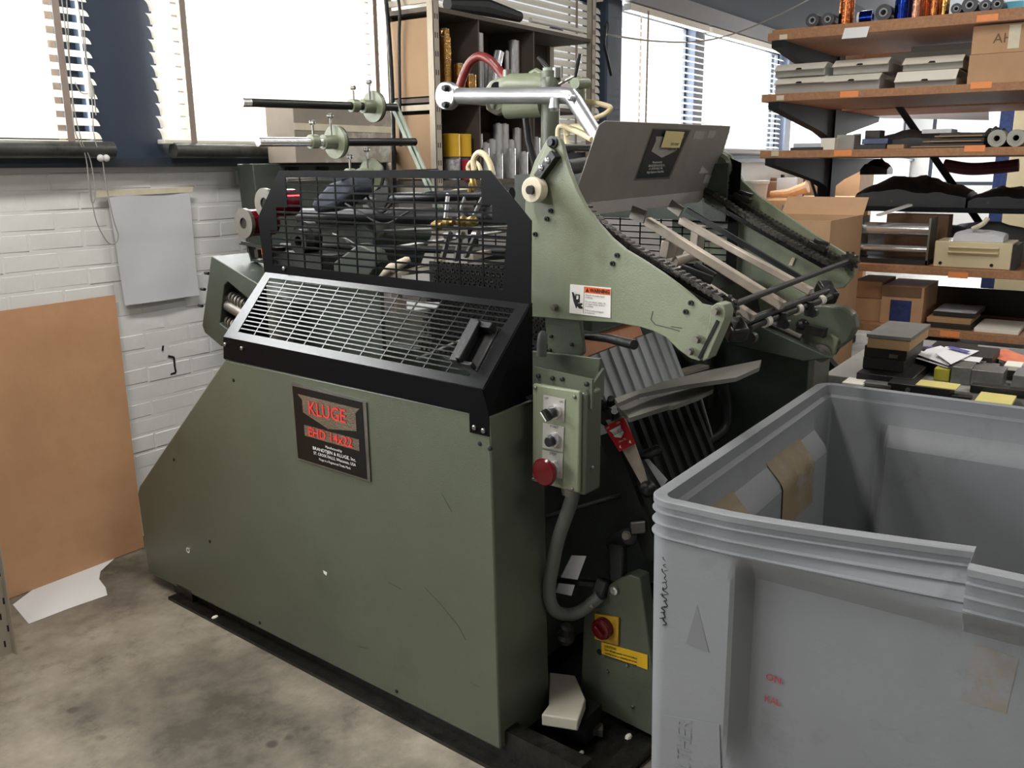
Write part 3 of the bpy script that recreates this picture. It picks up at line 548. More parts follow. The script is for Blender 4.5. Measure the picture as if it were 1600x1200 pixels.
# near side frame (pillar) with main switch and caution strip
FR=MB().prism([(0.320,-0.041,0.069),(0.320,-0.059,0.056),(0.320,-0.309,0.040),(0.320,-0.282,0.241),(0.320,-0.262,0.351),(0.320,-0.233,0.508),(0.320,-0.203,0.509),(0.320,-0.169,0.487),(0.320,-0.121,0.445),(0.320,-0.092,0.413),(0.320,-0.051,0.329)],(.05,0,0)).build('side_frame','press_green',PR,bevel=.004)
m=MB(); m.prism([(0.318,-0.094,0.360),(0.318,-0.173,0.372),(0.318,-0.173,0.287),(0.318,-0.095,0.280)],(-.006,0,0)); SW=m.build('main_switch','switch_yellow',FR)
c=(0.312,-0.127,0.328)
MB().lathe(c,(-1,0,0),[(0,.031),(.018,.031),(.024,.027),(.025,.02)],28).build('switch_knob','red_plastic',SW)
m=MB(); m.bar((c[0]-.03,c[1]+.012,c[2]+.012),(c[0]-.03,c[1]-.014,c[2]-.010),.014,.014,(1,0,0)); m.build('knob_grip','red_plastic',SW,bevel=.002)
YL=MB().prism([(0.318,-0.115,0.275),(0.318,-0.265,0.289),(0.318,-0.267,0.244),(0.318,-0.116,0.239)],(-.001,0,0)).build('caution_label','label_yellow',FR)
YX=Vector((0.318,-0.265,0.289))-Vector((0.318,-0.115,0.275)); y0=Vector((0.317,-0.120,0.271))
for i,t_ in enumerate(('CAUTION:','Turn off main power and lock before','opening cover or adjusting this press','Do not run with any guard removed')):
    text('lettering',t_,.0085 if i==0 else .0072,'black_ink',YL,y0+Vector((0,-.006,-.0045-.0108*i)),YX,YD,align='LEFT',bold=.0002)
screws([(0.318,-0.136,0.189),(0.318,-0.201,0.232),(0.318,-0.223,0.111)],'screw','steel',FR,.005)
screws([(0.319,-0.108,0.240)],'hole','hole_black',FR,.009,h=.002)
# linkage above the pillar
MB().bar((0.380,-0.125,0.557),(0.350,-0.147,0.447),.05,.03,(1,0,0)).build('link_arm','dark_iron',PR,bevel=.008)
m=MB(); m.tube([(0.410,-0.089,0.537),(0.380,-0.162,0.590)],.026,18); m.build('link_boss','dark_iron',PR,bevel=.003)
MB().hexbolt((0.365,-0.161,0.599),(-1,-.3,0),.010,.014).build('bolt','steel_dull',PR)
MB().bar((0.390,-0.158,0.610),(0.420,-0.187,0.612),.035,.012,(1,0,0)).build('link_lug','steel_dull',PR,bevel=.003)
MB().bar((0.300,0.031,0.431),(0.340,-0.140,0.449),.016,.014).build('tie_bar','black_satin',PR)
MB().lathe((0.318,-0.156,0.449),(-1,0,0),[(0,.012),(.008,.012),(.009,.006),(.014,.006)],14).build('bolt','chrome',PR)
m=MB(); m.prism([(0.285,-0.031,0.530),(0.285,-0.081,0.542),(0.285,-0.052,0.462),(0.285,0.006,0.452)],(.0008,0,0)); m.build('paper_tag','paper_grey',PR)
m=MB(); m.prism([(0.285,0.013,0.432),(0.285,-0.043,0.443),(0.285,-0.032,0.406),(0.285,0.024,0.399)],(.0008,0,0)); m.build('paper_tag','paper_grey',PR)
MB().lathe((0.240,-0.045,0.292),(-.3,-.3,1),[(0,.022),(.02,.026),(.03,.018),(.06,.018),(.065,.01)],16).build('oil_cup','dark_iron',PR)
# black push rod and crank handle
MB().cyl((0.300,0.072,0.617),(0.520,-0.122,0.680),.0075,10).build('push_rod','black_satin',PR)
CR=MB().bar((0.470,-0.110,0.785),(0.450,-0.175,0.705),.045,.03,(1,0,0)).build('crank_arm','black_satin',PR,bevel=.01)
MB().tube([(0.450,-0.118,0.788),(0.450,-0.137,0.801),(0.460,-0.166,0.812),(0.470,-0.192,0.826),(0.470,-0.204,0.832)],[.010,.012,.0145,.0155,.008],14).build('crank_grip','black_satin',CR)
MB().ball((0.420,-0.192,0.725),.024,14).build('crank_hub','black_satin',CR)
# lever quadrant with red label
QD=MB().prism([(0.420,-0.050,0.898),(0.420,-0.110,0.919),(0.420,-0.176,0.776),(0.420,-0.194,0.726),(0.420,-0.175,0.729)],(.008,0,0)).build('lever_bar','rod_beige',PR)
RL=MB().prism([(0.417,-0.048,0.879),(0.417,-0.112,0.918),(0.417,-0.153,0.850),(0.417,-0.100,0.816)],(-.001,0,0)).build('red_label','label_red',QD)
def rl(s,t,du=.4145):
    a,b_,c_=Vector((0.417,-0.100,0.816)),Vector((0.417,-0.153,0.850)),Vector((0.417,-0.048,0.879)); q=a+(b_-a)*s+(c_-a)*t; q.x=du; return q
m=MB(); m.prism([rl(*q) for q in ((.14,.80),(.84,.80),(.78,.72),(.78,.52),(.5,.40),(.22,.52),(.22,.72))],(.0005,0,0)); m.build('shield_emblem','label_white',RL)
rx=Vector((0.417,-0.153,0.850))-Vector((0.417,-0.100,0.816)); ry=Vector((0.417,-0.048,0.879))-Vector((0.417,-0.100,0.816))
text('lettering','KLUGE',.013,'black_ink',RL,rl(.5,.63,.4138),rx,ry); text('lettering','14 x 22',.009,'white_ink',RL,rl(.5,.30,.4138),rx,ry); text('lettering','OFF',.008,'white_ink',RL,rl(.18,.9,.4138),rx,ry); text('lettering','ON',.008,'white_ink',RL,rl(.82,.9,.4138),rx,ry)
for s_ in (.2,.8):
    m=MB(); m.prism([rl(s_-.06,.14,.4138),rl(s_+.06,.20,.4138),rl(s_+.02,.07,.4138)],(.0005,0,0)); m.build('arrow_mark','label_white',RL)
MB().bar((0.440,-0.002,0.917),(0.440,-0.080,0.889),.05,.03,(1,0,0)).build('lever_quadrant','dark_iron',PR,bevel=.008)
for p in ((0.420,-0.032,0.938),(0.440,-0.053,0.948),(0.400,-0.092,0.926)):
    MB().tube([(p[0]+.02,p[1]+.02,p[2]-.02),(p[0]+.005,p[1],p[2]),(p[0]-.006,p[1]-.004,p[2]+.012)],[.007,.014,.010],12).build('black_knob','black_satin',PR)
m=MB(); m.prism([(0.470,-0.148,0.792),(0.470,-0.165,0.792),(0.470,-0.225,0.744),(0.470,-0.208,0.718)],(.001,0,0)); m.build('white_strip','paper_grey',PR)
# ---------------- platen with ribs, wooden top board, feed boards
a,b_,c_,d_=Vector((0.435,0.030,1.064)),Vector((0.748,0.030,1.081)),Vector((1.150,0.051,0.390)),Vector((0.600,0.073,0.448))
e=b_-a; h=Vector((0,-.27,-.55)).normalized(); nrm=e.cross(h).normalized(); 
if nrm.y>0: nrm=-nrm
def pq(s,t,n): return a+e*s+h*t+nrm*n
def pbox(m,s0,s1,t0,t1,n0,n1): m.add([pq(s,t,n) for n in (n0,n1) for s,t in ((s0,t0),(s1,t0),(s1,t1),(s0,t1))],[(3,2,1,0),(4,5,6,7),(0,1,5,4),(1,2,6,5),(2,3,7,6),(3,0,4,7)])
m=MB(); pbox(m,0,1.45,0,.55,-.05,0); PT=m.build('platen','platen_plate',PR)
m=MB(); pbox(m,-.02,1.47,.22,.60,-.052,.002); m.build('platen_bed','platen_dark',PT)
for i in range(9):
    m=MB(); pbox(m,.03+i*.165,.075+i*.165,.0,.2,0,.008); m.build('rib','platen_plate',PT)
    m=MB(); pbox(m,.03+i*.165,.09+i*.165,.2,.58,0,.014); m.build('rib','platen_dark',PT,label='dark lower rib')
m=MB(); pbox(m,-.05,1.0,-.055,-.002,-.06,.004); m.build('wooden_board','wood_orange',PT,bevel=.003)
MB().prism([(0.314,-0.145,1.000),(0.554,-0.154,1.000),(0.740,-0.187,1.000),(0.992,-0.256,1.000),(0.885,-0.296,1.000),(0.720,-0.298,1.000),(0.533,-0.215,1.000),(0.395,-0.174,1.000),(0.275,-0.180,1.000)],(0,0,-.012)).build('feed_board','feed_board',PR)
MB().prism([(0.378,-0.113,0.960),(0.594,-0.142,0.960),(0.759,-0.207,0.960),(0.703,-0.237,0.960),(0.596,-0.243,0.960),(0.470,-0.235,0.960),(0.461,-0.224,0.960),(0.295,-0.204,0.960)],(0,0,-.012)).build('feed_board','feed_board',PR)
MB().bar((0.800,0.066,0.912),(1.200,0.043,0.902),.04,.012).build('board_edge','rod_beige',PR)
MB().cyl((0.900,0.042,0.809),(0.900,-0.030,0.601),.009,10).build('support_rod','steel_dull',PR)
MB().cyl((1.100,0.003,0.817),(1.100,-0.047,0.683),.006,8).build('support_rod','steel',PR)
MB().tube(bez([(1.300,0.014,0.822),(1.300,-0.003,0.728),(1.280,-0.004,0.660),(1.200,0.018,0.627)],8),.022,12).build('ribbed_hose','cable_black',PR)
# far frames and bed (dark masses inside)
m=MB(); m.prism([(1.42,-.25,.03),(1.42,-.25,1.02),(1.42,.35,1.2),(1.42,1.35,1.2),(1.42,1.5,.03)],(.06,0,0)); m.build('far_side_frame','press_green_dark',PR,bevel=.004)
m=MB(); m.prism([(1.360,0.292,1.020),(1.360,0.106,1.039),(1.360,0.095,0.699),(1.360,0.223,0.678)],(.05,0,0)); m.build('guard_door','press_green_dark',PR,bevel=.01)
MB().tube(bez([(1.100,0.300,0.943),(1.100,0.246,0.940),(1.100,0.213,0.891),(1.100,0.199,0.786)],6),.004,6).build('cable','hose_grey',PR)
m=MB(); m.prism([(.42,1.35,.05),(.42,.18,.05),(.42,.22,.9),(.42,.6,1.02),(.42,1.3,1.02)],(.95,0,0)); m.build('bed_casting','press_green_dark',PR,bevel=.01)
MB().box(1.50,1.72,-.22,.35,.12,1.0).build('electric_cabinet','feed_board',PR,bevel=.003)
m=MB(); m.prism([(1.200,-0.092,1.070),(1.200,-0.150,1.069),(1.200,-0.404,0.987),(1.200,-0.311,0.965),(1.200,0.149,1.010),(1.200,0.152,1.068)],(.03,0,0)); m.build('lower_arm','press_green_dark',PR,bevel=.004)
# ---------------- delivery: far plate, arm casting
FP=MB().prism([(1.400,0.135,1.651),(1.400,0.097,1.641),(1.400,0.075,1.625),(1.400,0.053,1.583),(1.400,0.026,1.537),(1.400,-0.036,1.489),(1.400,-0.121,1.436),(1.400,-0.239,1.365),(1.400,-0.374,1.292),(1.400,-0.388,1.272),(1.400,-0.387,1.229),(1.400,-0.356,1.188),(1.400,-0.296,1.179),(1.400,-0.210,1.132),(1.400,-0.026,1.047),(1.400,0.286,1.003),(1.400,0.302,1.426),(1.400,0.192,1.634)],(.016,0,0)).build('delivery_side_plate','press_green_light',PR,bevel=.002)
MB().lathe((1.360,0.102,1.584),(-1,0,0),[(-.02,.05),(.0,.05),(.01,.04)],20).build('chain_wheel','press_green',FP)
MB().prism([(1.395,-0.175,1.281),(1.395,-0.186,1.280),(1.395,-0.177,1.253),(1.395,-0.163,1.254)],(-.002,0,0)).build('tape_scrap','tape_cream',FP)
AC=MB().prism([(1.300,-0.149,1.122),(1.300,-0.336,1.143),(1.300,-0.395,1.139),(1.300,-0.430,1.117),(1.300,-0.439,1.076),(1.300,-0.420,1.030),(1.300,-0.381,0.993),(1.300,-0.366,0.965),(1.300,-0.332,0.954),(1.300,-0.287,0.981),(1.300,-0.155,1.029)],(.05,0,0)).build('arm_casting','press_green',PR,bevel=.008)
MB().prism([(1.285,-0.271,1.041),(1.285,-0.311,1.035),(1.285,-0.361,1.049),(1.285,-0.391,1.035),(1.285,-0.379,0.978),(1.285,-0.346,0.961),(1.285,-0.310,0.987),(1.285,-0.260,0.998)],(.02,0,0)).build('arm_plate','press_green_light',AC,bevel=.003)
MB().lathe((1.280,-0.344,0.985),(-1,0,0),[(0,.03),(.012,.03),(.013,.018),(.03,.018),(.031,.014)],24).build('pivot_pin','steel_dull',AC)
m=MB(); m.bar((1.260,-0.263,1.068),(1.260,-0.357,1.056),.03,.03,(1,0,0)); m.ball((1.260,-0.278,1.074),.022,10); m.build('clamp','black_grease',AC)
MB().cyl((1.250,-0.079,1.102),(1.250,-0.281,1.035),.011,10).build('arm_rod','steel_dull',AC)
# ---------------- chains and rails
def chain(pts,u,nm,par,wd=.022):
    pts=bez(pts,10); d=0; m=MB(); acc=[pts[0]]; 
    for i in range(1,len(pts)):
        seg=(pts[i]-pts[i-1]).length; 
        while d+seg>=.0165 and seg>0:
            f=(.0165-d)/seg; q=pts[i-1]+(pts[i]-pts[i-1])*f; acc.append(q); pts[i-1]=q; seg=(pts[i]-q).length; d=0
        d+=seg
    for i,(p,q) in enumerate(zip(acc,acc[1:])):
        o=wd/2 if i%2 else wd/2-.004
        for s_ in (-o,o): m.bar(p-(q-p)*.25+Vector((s_,0,0)),q+(q-p)*.25+Vector((s_,0,0)),.0026,.011,(0,0,1))
        m.cyl(p-Vector((wd/2,0,0)),p+Vector((wd/2,0,0)),.0085,8)
    return m.build(nm,'chain_steel',par,ang=0,kind='stuff')
chain([(0.390,-0.001,1.491),(0.390,-0.016,1.475),(0.390,-0.055,1.444),(0.390,-0.117,1.407),(0.390,-0.193,1.369),(0.390,-0.268,1.338),(0.390,-0.339,1.306),(0.390,-0.408,1.275)],.39,'delivery_chain',PR,.03)
chain([(0.400,-0.163,1.297),(0.400,-0.240,1.269),(0.400,-0.314,1.246),(0.400,-0.368,1.232)],.40,'delivery_chain',PR)
MB().tube([(0.410,-0.024,1.444),(0.410,-0.095,1.394),(0.410,-0.194,1.343),(0.410,-0.387,1.261)],.009,8).build('chain_rail','black_grease',PR)
chain([(1.380,0.139,1.530),(1.380,0.037,1.474),(1.380,-0.085,1.410),(1.380,-0.203,1.349),(1.380,-0.316,1.297),(1.380,-0.377,1.281)],1.38,'delivery_chain',PR,.03)
chain([(1.300,0.073,1.491),(1.300,-0.074,1.403),(1.300,-0.191,1.346),(1.300,-0.338,1.278)],1.30,'delivery_chain',PR,.03)
MB().tube([(1.320,0.133,1.510),(1.320,-0.066,1.400),(1.320,-0.331,1.275)],.010,8).build('chain_rail','black_grease',PR)
MB().bar((1.340,0.154,1.482),(1.340,-0.325,1.256),.02,.016).build('chain_rail','black_grease',PR)
for c in ((1.360,-0.274,1.326),(1.360,0.004,1.481)):
    m=MB(); m.bar((c[0],c[1]+.03,c[2]+.012),(c[0],c[1]-.03,c[2]-.012),.03,.018); m.bar((c[0],c[1]+.012,c[2]+.022),(c[0],c[1]-.036,c[2]+.008),.02,.012); m.build('gripper_block','black_grease',PR,bevel=.002)
c=(0.440,-0.308,1.320); m=MB(); m.bar((c[0]-.02,c[1]+.04,c[2]+.02),(c[0]+.02,c[1]-.03,c[2]-.01),.03,.022); m.bar((c[0]+.02,c[1]+.02,c[2]+.03),(c[0]+.04,c[1]-.03,c[2]+.0),.02,.012); m.build('gripper_block','dark_iron',PR,bevel=.002)
for p in ((0.410,-0.405,1.253),(1.370,-0.380,1.282)):
    m=MB(); m.ring((p[0]-.008,p[1],p[2]),(p[0]+.008,p[1],p[2]),.026,.008,18)
    for k in range(10): m.box(p[0]-.004,p[0]+.004,p[1]+.029*math.cos(k*.628)-.004,p[1]+.029*math.cos(k*.628)+.004,p[2]+.029*math.sin(k*.628)-.004,p[2]+.029*math.sin(k*.628)+.004)
    m.build('sprocket','chain_steel',PR,ang=0)
# slide bars
MB().bar((0.720,0.009,1.435),(0.720,-0.425,1.219),.026,.026).build('slide_bar','rod_beige',PR,bevel=.003)
MB().bar((1.020,0.060,1.420),(1.020,-0.389,1.221),.026,.022).build('slide_bar','rod_beige',PR,bevel=.003)
MB().bar((0.500,-0.220,1.328),(0.500,-0.439,1.217),.026,.022).build('slide_bar','rod_beige',PR,bevel=.003)
MB().bar((1.180,0.124,1.445),(1.180,-0.302,1.235),.014,.016).build('slide_bar','black_satin',PR)
for p,q in (((0.740,-0.059,1.380),(0.740,-0.050,1.329)),((0.800,-0.059,1.367),(0.800,-0.035,1.317)),((1.050,0.008,1.404),(1.050,0.014,1.325))): MB().bar(p,q,.05,.03,(0,1,0)).build('bar_post','rod_beige',PR,bevel=.004)
MB().cyl((0.780,-0.046,1.314),(0.950,-0.042,1.325),.02,14).build('bar_spacer','rod_beige',PR)
for p,q in (((0.680,0.020,1.437),(0.680,0.010,1.474)),((1.000,0.076,1.445),(1.000,0.059,1.474))):
    MB().bar(p,q,.05,.008,(1,0,0)).build('finger_plate','steel_dull',PR)
# cross rods at the end with taped spots and thumb knobs
MB().cyl((0.410,-0.423,1.261),(1.360,-0.379,1.283),.0085,12).build('cross_rod','dark_iron',PR)
R2=MB().cyl((0.460,-0.410,1.202),(1.200,-0.372,1.201),.0105,12).build('cross_rod','dark_iron',PR)
R3=MB().cyl((0.440,-0.403,1.178),(1.220,-0.386,1.186),.010,12).build('cross_rod','dark_iron',PR)
r3a,r3b=Vector((0.440,-0.403,1.178)),Vector((1.220,-0.386,1.186)); dd=(r3b-r3a)
for f in (.30,.60,.85): MB().cyl(r3a+dd*f-dd*.018,r3a+dd*f+dd*.018,.0155,14).build('white_tape','tape_white',R3)
for f in (.12,.42,.70):
    p=r3a+dd*f; m=MB(); m.tube([p+Vector((0,-.01,.012)),p+Vector((0,-.006,-.03))],[.014,.012],12); m.cyl(p+Vector((-.006,-.02,-.02)),p+Vector((.012,-.02,-.02)),.014,14); m.build('thumb_knob','black_satin',R3)
for p in ((0.450,-0.415,1.197),(1.220,-0.369,1.195)): MB().bar((p[0]-.02,p[1]-.02,p[2]-.02),(p[0]+.02,p[1]+.03,p[2]+.02),.05,.045).build('rod_clamp','black_grease',PR,bevel=.008)
# ---------------- tilted steel panel over the delivery
PA,PB,PC=(0.450,-0.007,1.711),(1.350,0.061,1.724),(0.450,0.065,1.495)
pn=[(0.466,-0.005,1.712),(1.357,0.061,1.724),(1.368,0.069,1.705),(1.383,0.135,1.506),(0.450,0.065,1.495),(0.415,0.051,1.527),(0.436,0.002,1.685),(0.440,-0.003,1.701)]
pnv=(Vector(pn[1])-Vector(pn[0])).cross(Vector(pn[4])-Vector(pn[0])).normalized()
if pnv.y>0: pnv=-pnv
PN=MB().prism(pn,-pnv*.004).build('sheet_panel','panel_steel',PR,bevel=.001)
MB().prism([Vector(pn[4]),Vector(pn[3]),(1.300,0.141,1.466),(0.460,0.033,1.464)],(0,.003,.002)).build('panel_lip','panel_steel',PN)
def PNL(pts,nm,mt,h): return MB().prism([Vector(p)+pnv*h for p in pts],pnv*.0006).build(nm,mt,PN)
PNL([(0.757,0.022,1.702),(1.038,0.042,1.705),(0.990,0.088,1.553),(0.737,0.069,1.551)],'maker_plate','steel_dull',.0002)
PNL([(0.768,0.023,1.698),(1.026,0.043,1.701),(0.975,0.085,1.559),(0.746,0.068,1.557)],'plate_field','plate_blue_black',.001)
PNL([(0.795,0.032,1.679),(0.996,0.046,1.683),(0.981,0.049,1.671),(0.971,0.059,1.640),(0.879,0.058,1.618),(0.794,0.046,1.637),(0.804,0.037,1.666)],'shield_emblem','carton_grey',.0018)
px_=Vector(pn[1])-Vector(pn[0]); pz_=Vector(pn[0])-Vector(pn[5])
pz_=pz_-px_.normalized()*pz_.dot(px_.normalized())
text('lettering','KLUGE',.018,'red_ink',PN,Vector((0.897,0.049,1.651))+pnv*.0026,px_,pz_)
for i,(yy,tt) in enumerate(((253,'Manufactured by'),(258,'BRANDTJEN & KLUGE, Inc.'),(263,'ST. CROIX FALLS, Wis.'),(268,'Kluge Registered Trade Mark'))):
    text('lettering',tt,.010,'white_ink',PN,Vector(((0.857,0.061,1.605),(0.860,0.064,1.595),(0.862,0.068,1.586),(0.864,0.071,1.576))[i])+pnv*.0022,px_,pz_)
for pts in (((1.071,0.046,1.702),(1.149,0.052,1.702),(1.156,0.061,1.676),(1.071,0.054,1.677)),((1.277,0.108,1.561),(1.349,0.115,1.558),(1.337,0.123,1.531),(1.279,0.118,1.533)),((1.223,0.094,1.591),(1.306,0.109,1.567),(1.211,0.101,1.566)),((1.185,0.054,1.705),(1.252,0.060,1.705),(1.239,0.066,1.682),(1.184,0.062,1.681))):
    PNL(pts,'glue_mark','carton_grey',.0003)
# sticky note stuck to the panel: a thing of its own
sn=[pworld(Vector(q)+pnv*.009) for q in ((0.838,0.029,1.698),(0.974,0.040,1.698),(0.973,0.056,1.650),(0.838,0.045,1.650))]
SN=thing('sticky_note','yellow handwritten sticky note on the tilted steel panel','note',sn[3]); MB().quad(*sn,th=.0008).build('note_sheet','sticky_note',SN)
nx=sn[1]-sn[0]; ny=sn[0]-sn[3]; nn=nx.cross(ny).normalized()
for i,t_ in enumerate(('niet meer','voor 14x22')): text('handwriting',t_,.016,'black_ink',SN,(sn[0]+sn[1]+sn[2]+sn[3])/4+nn*.0012-ny.normalized()*(.012+.018*i)+nx.normalized()*.02,nx,ny,W=True)
MB().cyl((0.360,0.068,1.644),(0.520,0.074,1.644),.010,12).build('pivot_shaft','black_satin',PR)
MB().cyl((0.450,0.113,1.591),(0.600,0.156,1.598),.022,14).build('roller_stub','dark_iron',PR)
# ---------------- cast aluminium arm, post and feeder head
AR=MB().tube([(0.750,0.857,1.834),(0.750,0.767,1.830),(0.750,0.338,1.809),(0.750,0.309,1.804),(0.750,0.292,1.786),(0.720,0.183,1.672)],[.026,.026,.026,.026,.025,.022],16).build('crane_arm','aluminium',PR)
fl=MB(); c=Vector((0.735,0.819,1.832)); fl.lathe(c,(-1,0,0),[(-.02,.046),(.008,.046),(.012,.042)],28); FL=fl.build('arm_flange','aluminium',AR)
for p in ((0.720,0.804,1.855),(0.720,0.806,1.801)): MB().hexbolt(p,(-1,0,0),.0095,.018).build('bolt','dark_iron',FL)
MB().lathe((0.720,0.286,1.798),(-1,0,0),[(-.01,.010),(.008,.010),(.012,.004)],12).build('arm_bolt','aluminium',AR)
MB().lathe((0.720,0.351,1.791),(0,0,-1),[(-.01,.012),(.02,.018),(.03,.012)],12).build('arm_boss','aluminium',AR)
pt=(0.900,0.499,1.803)
HD=MB().cyl((pt[0],pt[1],.95),(pt[0],pt[1],pt[2]+.10),.032,20).build('feeder_post','press_green',PR)
m=MB(); m.lathe((0.900,0.499,1.840),(0,0,1),[(-.03,.034),(.0,.036),(.035,.036),(.045,.03)],20); m.build('post_cap','press_green',HD)
m=MB(); m.tube([(0.900,0.698,1.863),(0.900,0.664,1.870),(0.900,0.539,1.864),(0.900,0.504,1.856)],[.03,.036,.036,.03],18); m.tube([(0.900,0.687,1.786),(0.900,0.526,1.792)],[.03,.036],14); m.build('feeder_head','press_green_light',HD)
m=MB(); m.prism([(0.880,0.772,1.862),(0.880,0.745,1.886),(0.880,0.687,1.897),(0.880,0.648,1.861),(0.880,0.643,1.809),(0.880,0.683,1.781),(0.880,0.723,1.768),(0.880,0.767,1.789)],(.03,0,0)); m.build('head_plate','press_green_light',HD,bevel=.006)
MB().cyl((0.872,0.709,1.860),(0.890,0.724,1.862),.02,20).build('bore','hole_black',HD); MB().ring((0.865,0.707,1.807),(0.885,0.724,1.809),.034,.022,24).build('cam_ring','steel_dull',HD)
for px0 in ((.0,0),):
    f=MB()
    f.cyl((0.900,0.504,1.889),(0.900,0.504,1.913),.022,16); f.build('air_valve','bracket_green',HD)
    MB().cyl((0.900,0.473,1.879),(0.900,0.473,1.911),.016,14).build('valve_cap','steel',HD); MB().cyl((0.900,0.454,1.878),(0.900,0.454,1.914),.006,8).build('valve_pin','steel',HD)
    MB().tube([(0.900,0.507,1.913),(0.900,0.531,1.933),(0.900,0.550,1.949)],[.005,.008,.006],8).build('valve_lever','dark_iron',HD)
    MB().cyl((0.900,0.512,1.912),(0.900,0.536,1.932),.004,8).build('valve_pin','chrome',HD)
    MB().tube([(0.900,0.582,1.898),(0.900,0.558,1.907),(0.900,0.531,1.893)],.010,10).build('valve_pipe','press_green_light',HD)
    MB().cyl((0.900,0.683,1.896),(0.900,0.683,1.919),.016,12).build('valve_cap','steel_dull',HD)
    MB().tube([(0.950,0.416,1.801),(0.950,0.419,1.866)],[.022,.02],14).build('side_post','press_green_light',HD); MB().cyl((0.900,0.400,1.858),(0.980,0.406,1.863),.018,14).build('side_knob','press_green_light',HD); MB().ball((0.950,0.417,1.874),.012,10).build('side_cap','press_green_light',HD)
    MB().tube([(0.960,0.439,1.881),(0.960,0.432,1.925),(0.960,0.422,1.956)],[.005,.009,.006],8).build('valve_lever','black_satin',HD)
    MB().cyl((0.900,0.465,1.858),(0.930,0.426,1.882),.005,8).build('valve_pin','steel',HD)
MB().tube(bez([(1.000,0.994,1.891),(1.000,0.973,1.930),(1.000,0.940,1.971),(1.000,0.893,1.987),(1.000,0.844,1.968),(1.000,0.791,1.921),(0.950,0.687,1.853)],8),.016,12).build('red_hose','hose_red',PR)
MB().tube([(1.000,0.681,1.772),(1.000,0.669,1.684),(1.000,0.635,1.583)],.014,10).build('stay_rod','black_satin',PR)
def hose(pts,nm='air_hose',r=.0085,mt='hose_cream'): return MB().tube(bez(pts,8),r,10).build(nm,mt,PR)
hose([(0.800,0.394,1.664),(0.800,0.394,1.708),(0.800,0.379,1.720),(0.800,0.344,1.709),(0.750,0.265,1.690),(0.700,0.195,1.672)])
hose([(0.820,0.368,1.690),(0.820,0.373,1.708),(0.820,0.345,1.719),(0.800,0.294,1.707),(0.780,0.256,1.690),(0.750,0.226,1.670)])
hose([(0.860,0.406,1.716),(0.860,0.401,1.671),(0.840,0.356,1.650),(0.800,0.286,1.647),(0.760,0.235,1.655)])
hose([(1.000,0.451,1.809),(1.000,0.398,1.803),(1.000,0.339,1.789),(1.000,0.324,1.779),(1.000,0.346,1.763),(0.980,0.376,1.747),(0.950,0.389,1.718)])
hose([(0.700,0.669,1.580),(0.700,0.671,1.617),(0.700,0.648,1.640),(0.700,0.620,1.631),(0.700,0.598,1.600),(0.700,0.588,1.565)],r=.010)
hose([(0.750,0.728,1.564),(0.750,0.742,1.592),(0.750,0.721,1.613),(0.750,0.692,1.600),(0.750,0.676,1.553)],r=.007)
# ---------------- machinery seen through the guards
m=MB(); m.prism([(0.420,1.201,1.474),(0.420,1.092,1.545),(0.420,0.972,1.565),(0.420,0.950,1.517),(0.420,1.072,1.459),(0.420,1.177,1.439)],(.10,0,0)); m.build('cloth_cover','cloth_navy',PR,bevel=.02,seg=3)
MB().cyl((0.550,1.414,1.418),(0.700,0.508,1.436),.03,16).build('ink_roller','black_satin',PR)
MB().cyl((0.750,1.311,1.474),(0.800,0.587,1.506),.02,14).build('ink_roller','black_satin',PR)
MB().cyl((0.500,1.478,1.305),(0.700,0.509,1.322),.013,12).build('inner_rod','dark_iron',PR)
MB().cyl((0.600,1.156,1.290),(0.700,0.454,1.400),.006,8).build('inner_rod','steel',PR)
MB().cyl((0.650,1.102,1.366),(0.700,0.433,1.409),.006,8).build('inner_rod','steel',PR)
MB().cyl((0.600,1.058,1.214),(0.800,0.590,1.275),.010,8).build('inner_rod','steel_dull',PR)
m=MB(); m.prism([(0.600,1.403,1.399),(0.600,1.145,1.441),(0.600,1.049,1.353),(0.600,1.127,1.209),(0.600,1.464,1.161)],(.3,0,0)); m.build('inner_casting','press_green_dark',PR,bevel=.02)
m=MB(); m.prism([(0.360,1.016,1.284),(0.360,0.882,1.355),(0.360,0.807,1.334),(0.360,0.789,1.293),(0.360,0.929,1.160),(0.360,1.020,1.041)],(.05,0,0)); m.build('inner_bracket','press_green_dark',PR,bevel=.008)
for p,r_ in (((0.400,1.247,1.340),.045),((0.450,1.280,1.349),.06)): MB().ring((p[0],p[1],p[2]),(p[0]+.04,p[1],p[2]),r_,.02,22).build('gear_wheel','dark_iron',PR)
MB().lathe((0.750,1.201,1.505),(-1,0,0),[(0,.07),(.01,.07),(.012,.06)],24).build('pulley','dark_iron',PR)
for i,p in enumerate(((0.500,0.658,1.413),(0.500,0.610,1.422),(0.500,0.549,1.428),(0.500,0.511,1.429))):
    m=MB(); m.lathe((p[0],p[1],p[2]),(-.2,-1,.1),[(-.02,.012),(0,.017),(.012,.017),(.016,.009),(.03,.008)],12); m.build('brass_fitting','brass',PR)
for i,(p,q) in enumerate((((0.450,0.564,1.387),(0.450,0.589,1.314)),((0.470,0.529,1.387),(0.470,0.553,1.306)),((0.490,0.482,1.391),(0.490,0.527,1.318)))):
    p,q=Vector(p),Vector(q); g=MB(); g.bar(p,q,.018,.008,(0,1,0)); g.cyl(p+Vector((0,-.01,0)),p+Vector((0,.01,0)),.013,12); g.build('gripper_finger','steel',PR)
for p,q in (((0.700,0.715,1.490),(0.600,0.656,1.432)),((0.720,0.651,1.495),(0.600,0.588,1.438)),((0.600,0.699,1.508),(0.550,0.667,1.430))): MB().bar(p,q,.014,.006,(0,1,0)).build('link_strip','aluminium',PR)
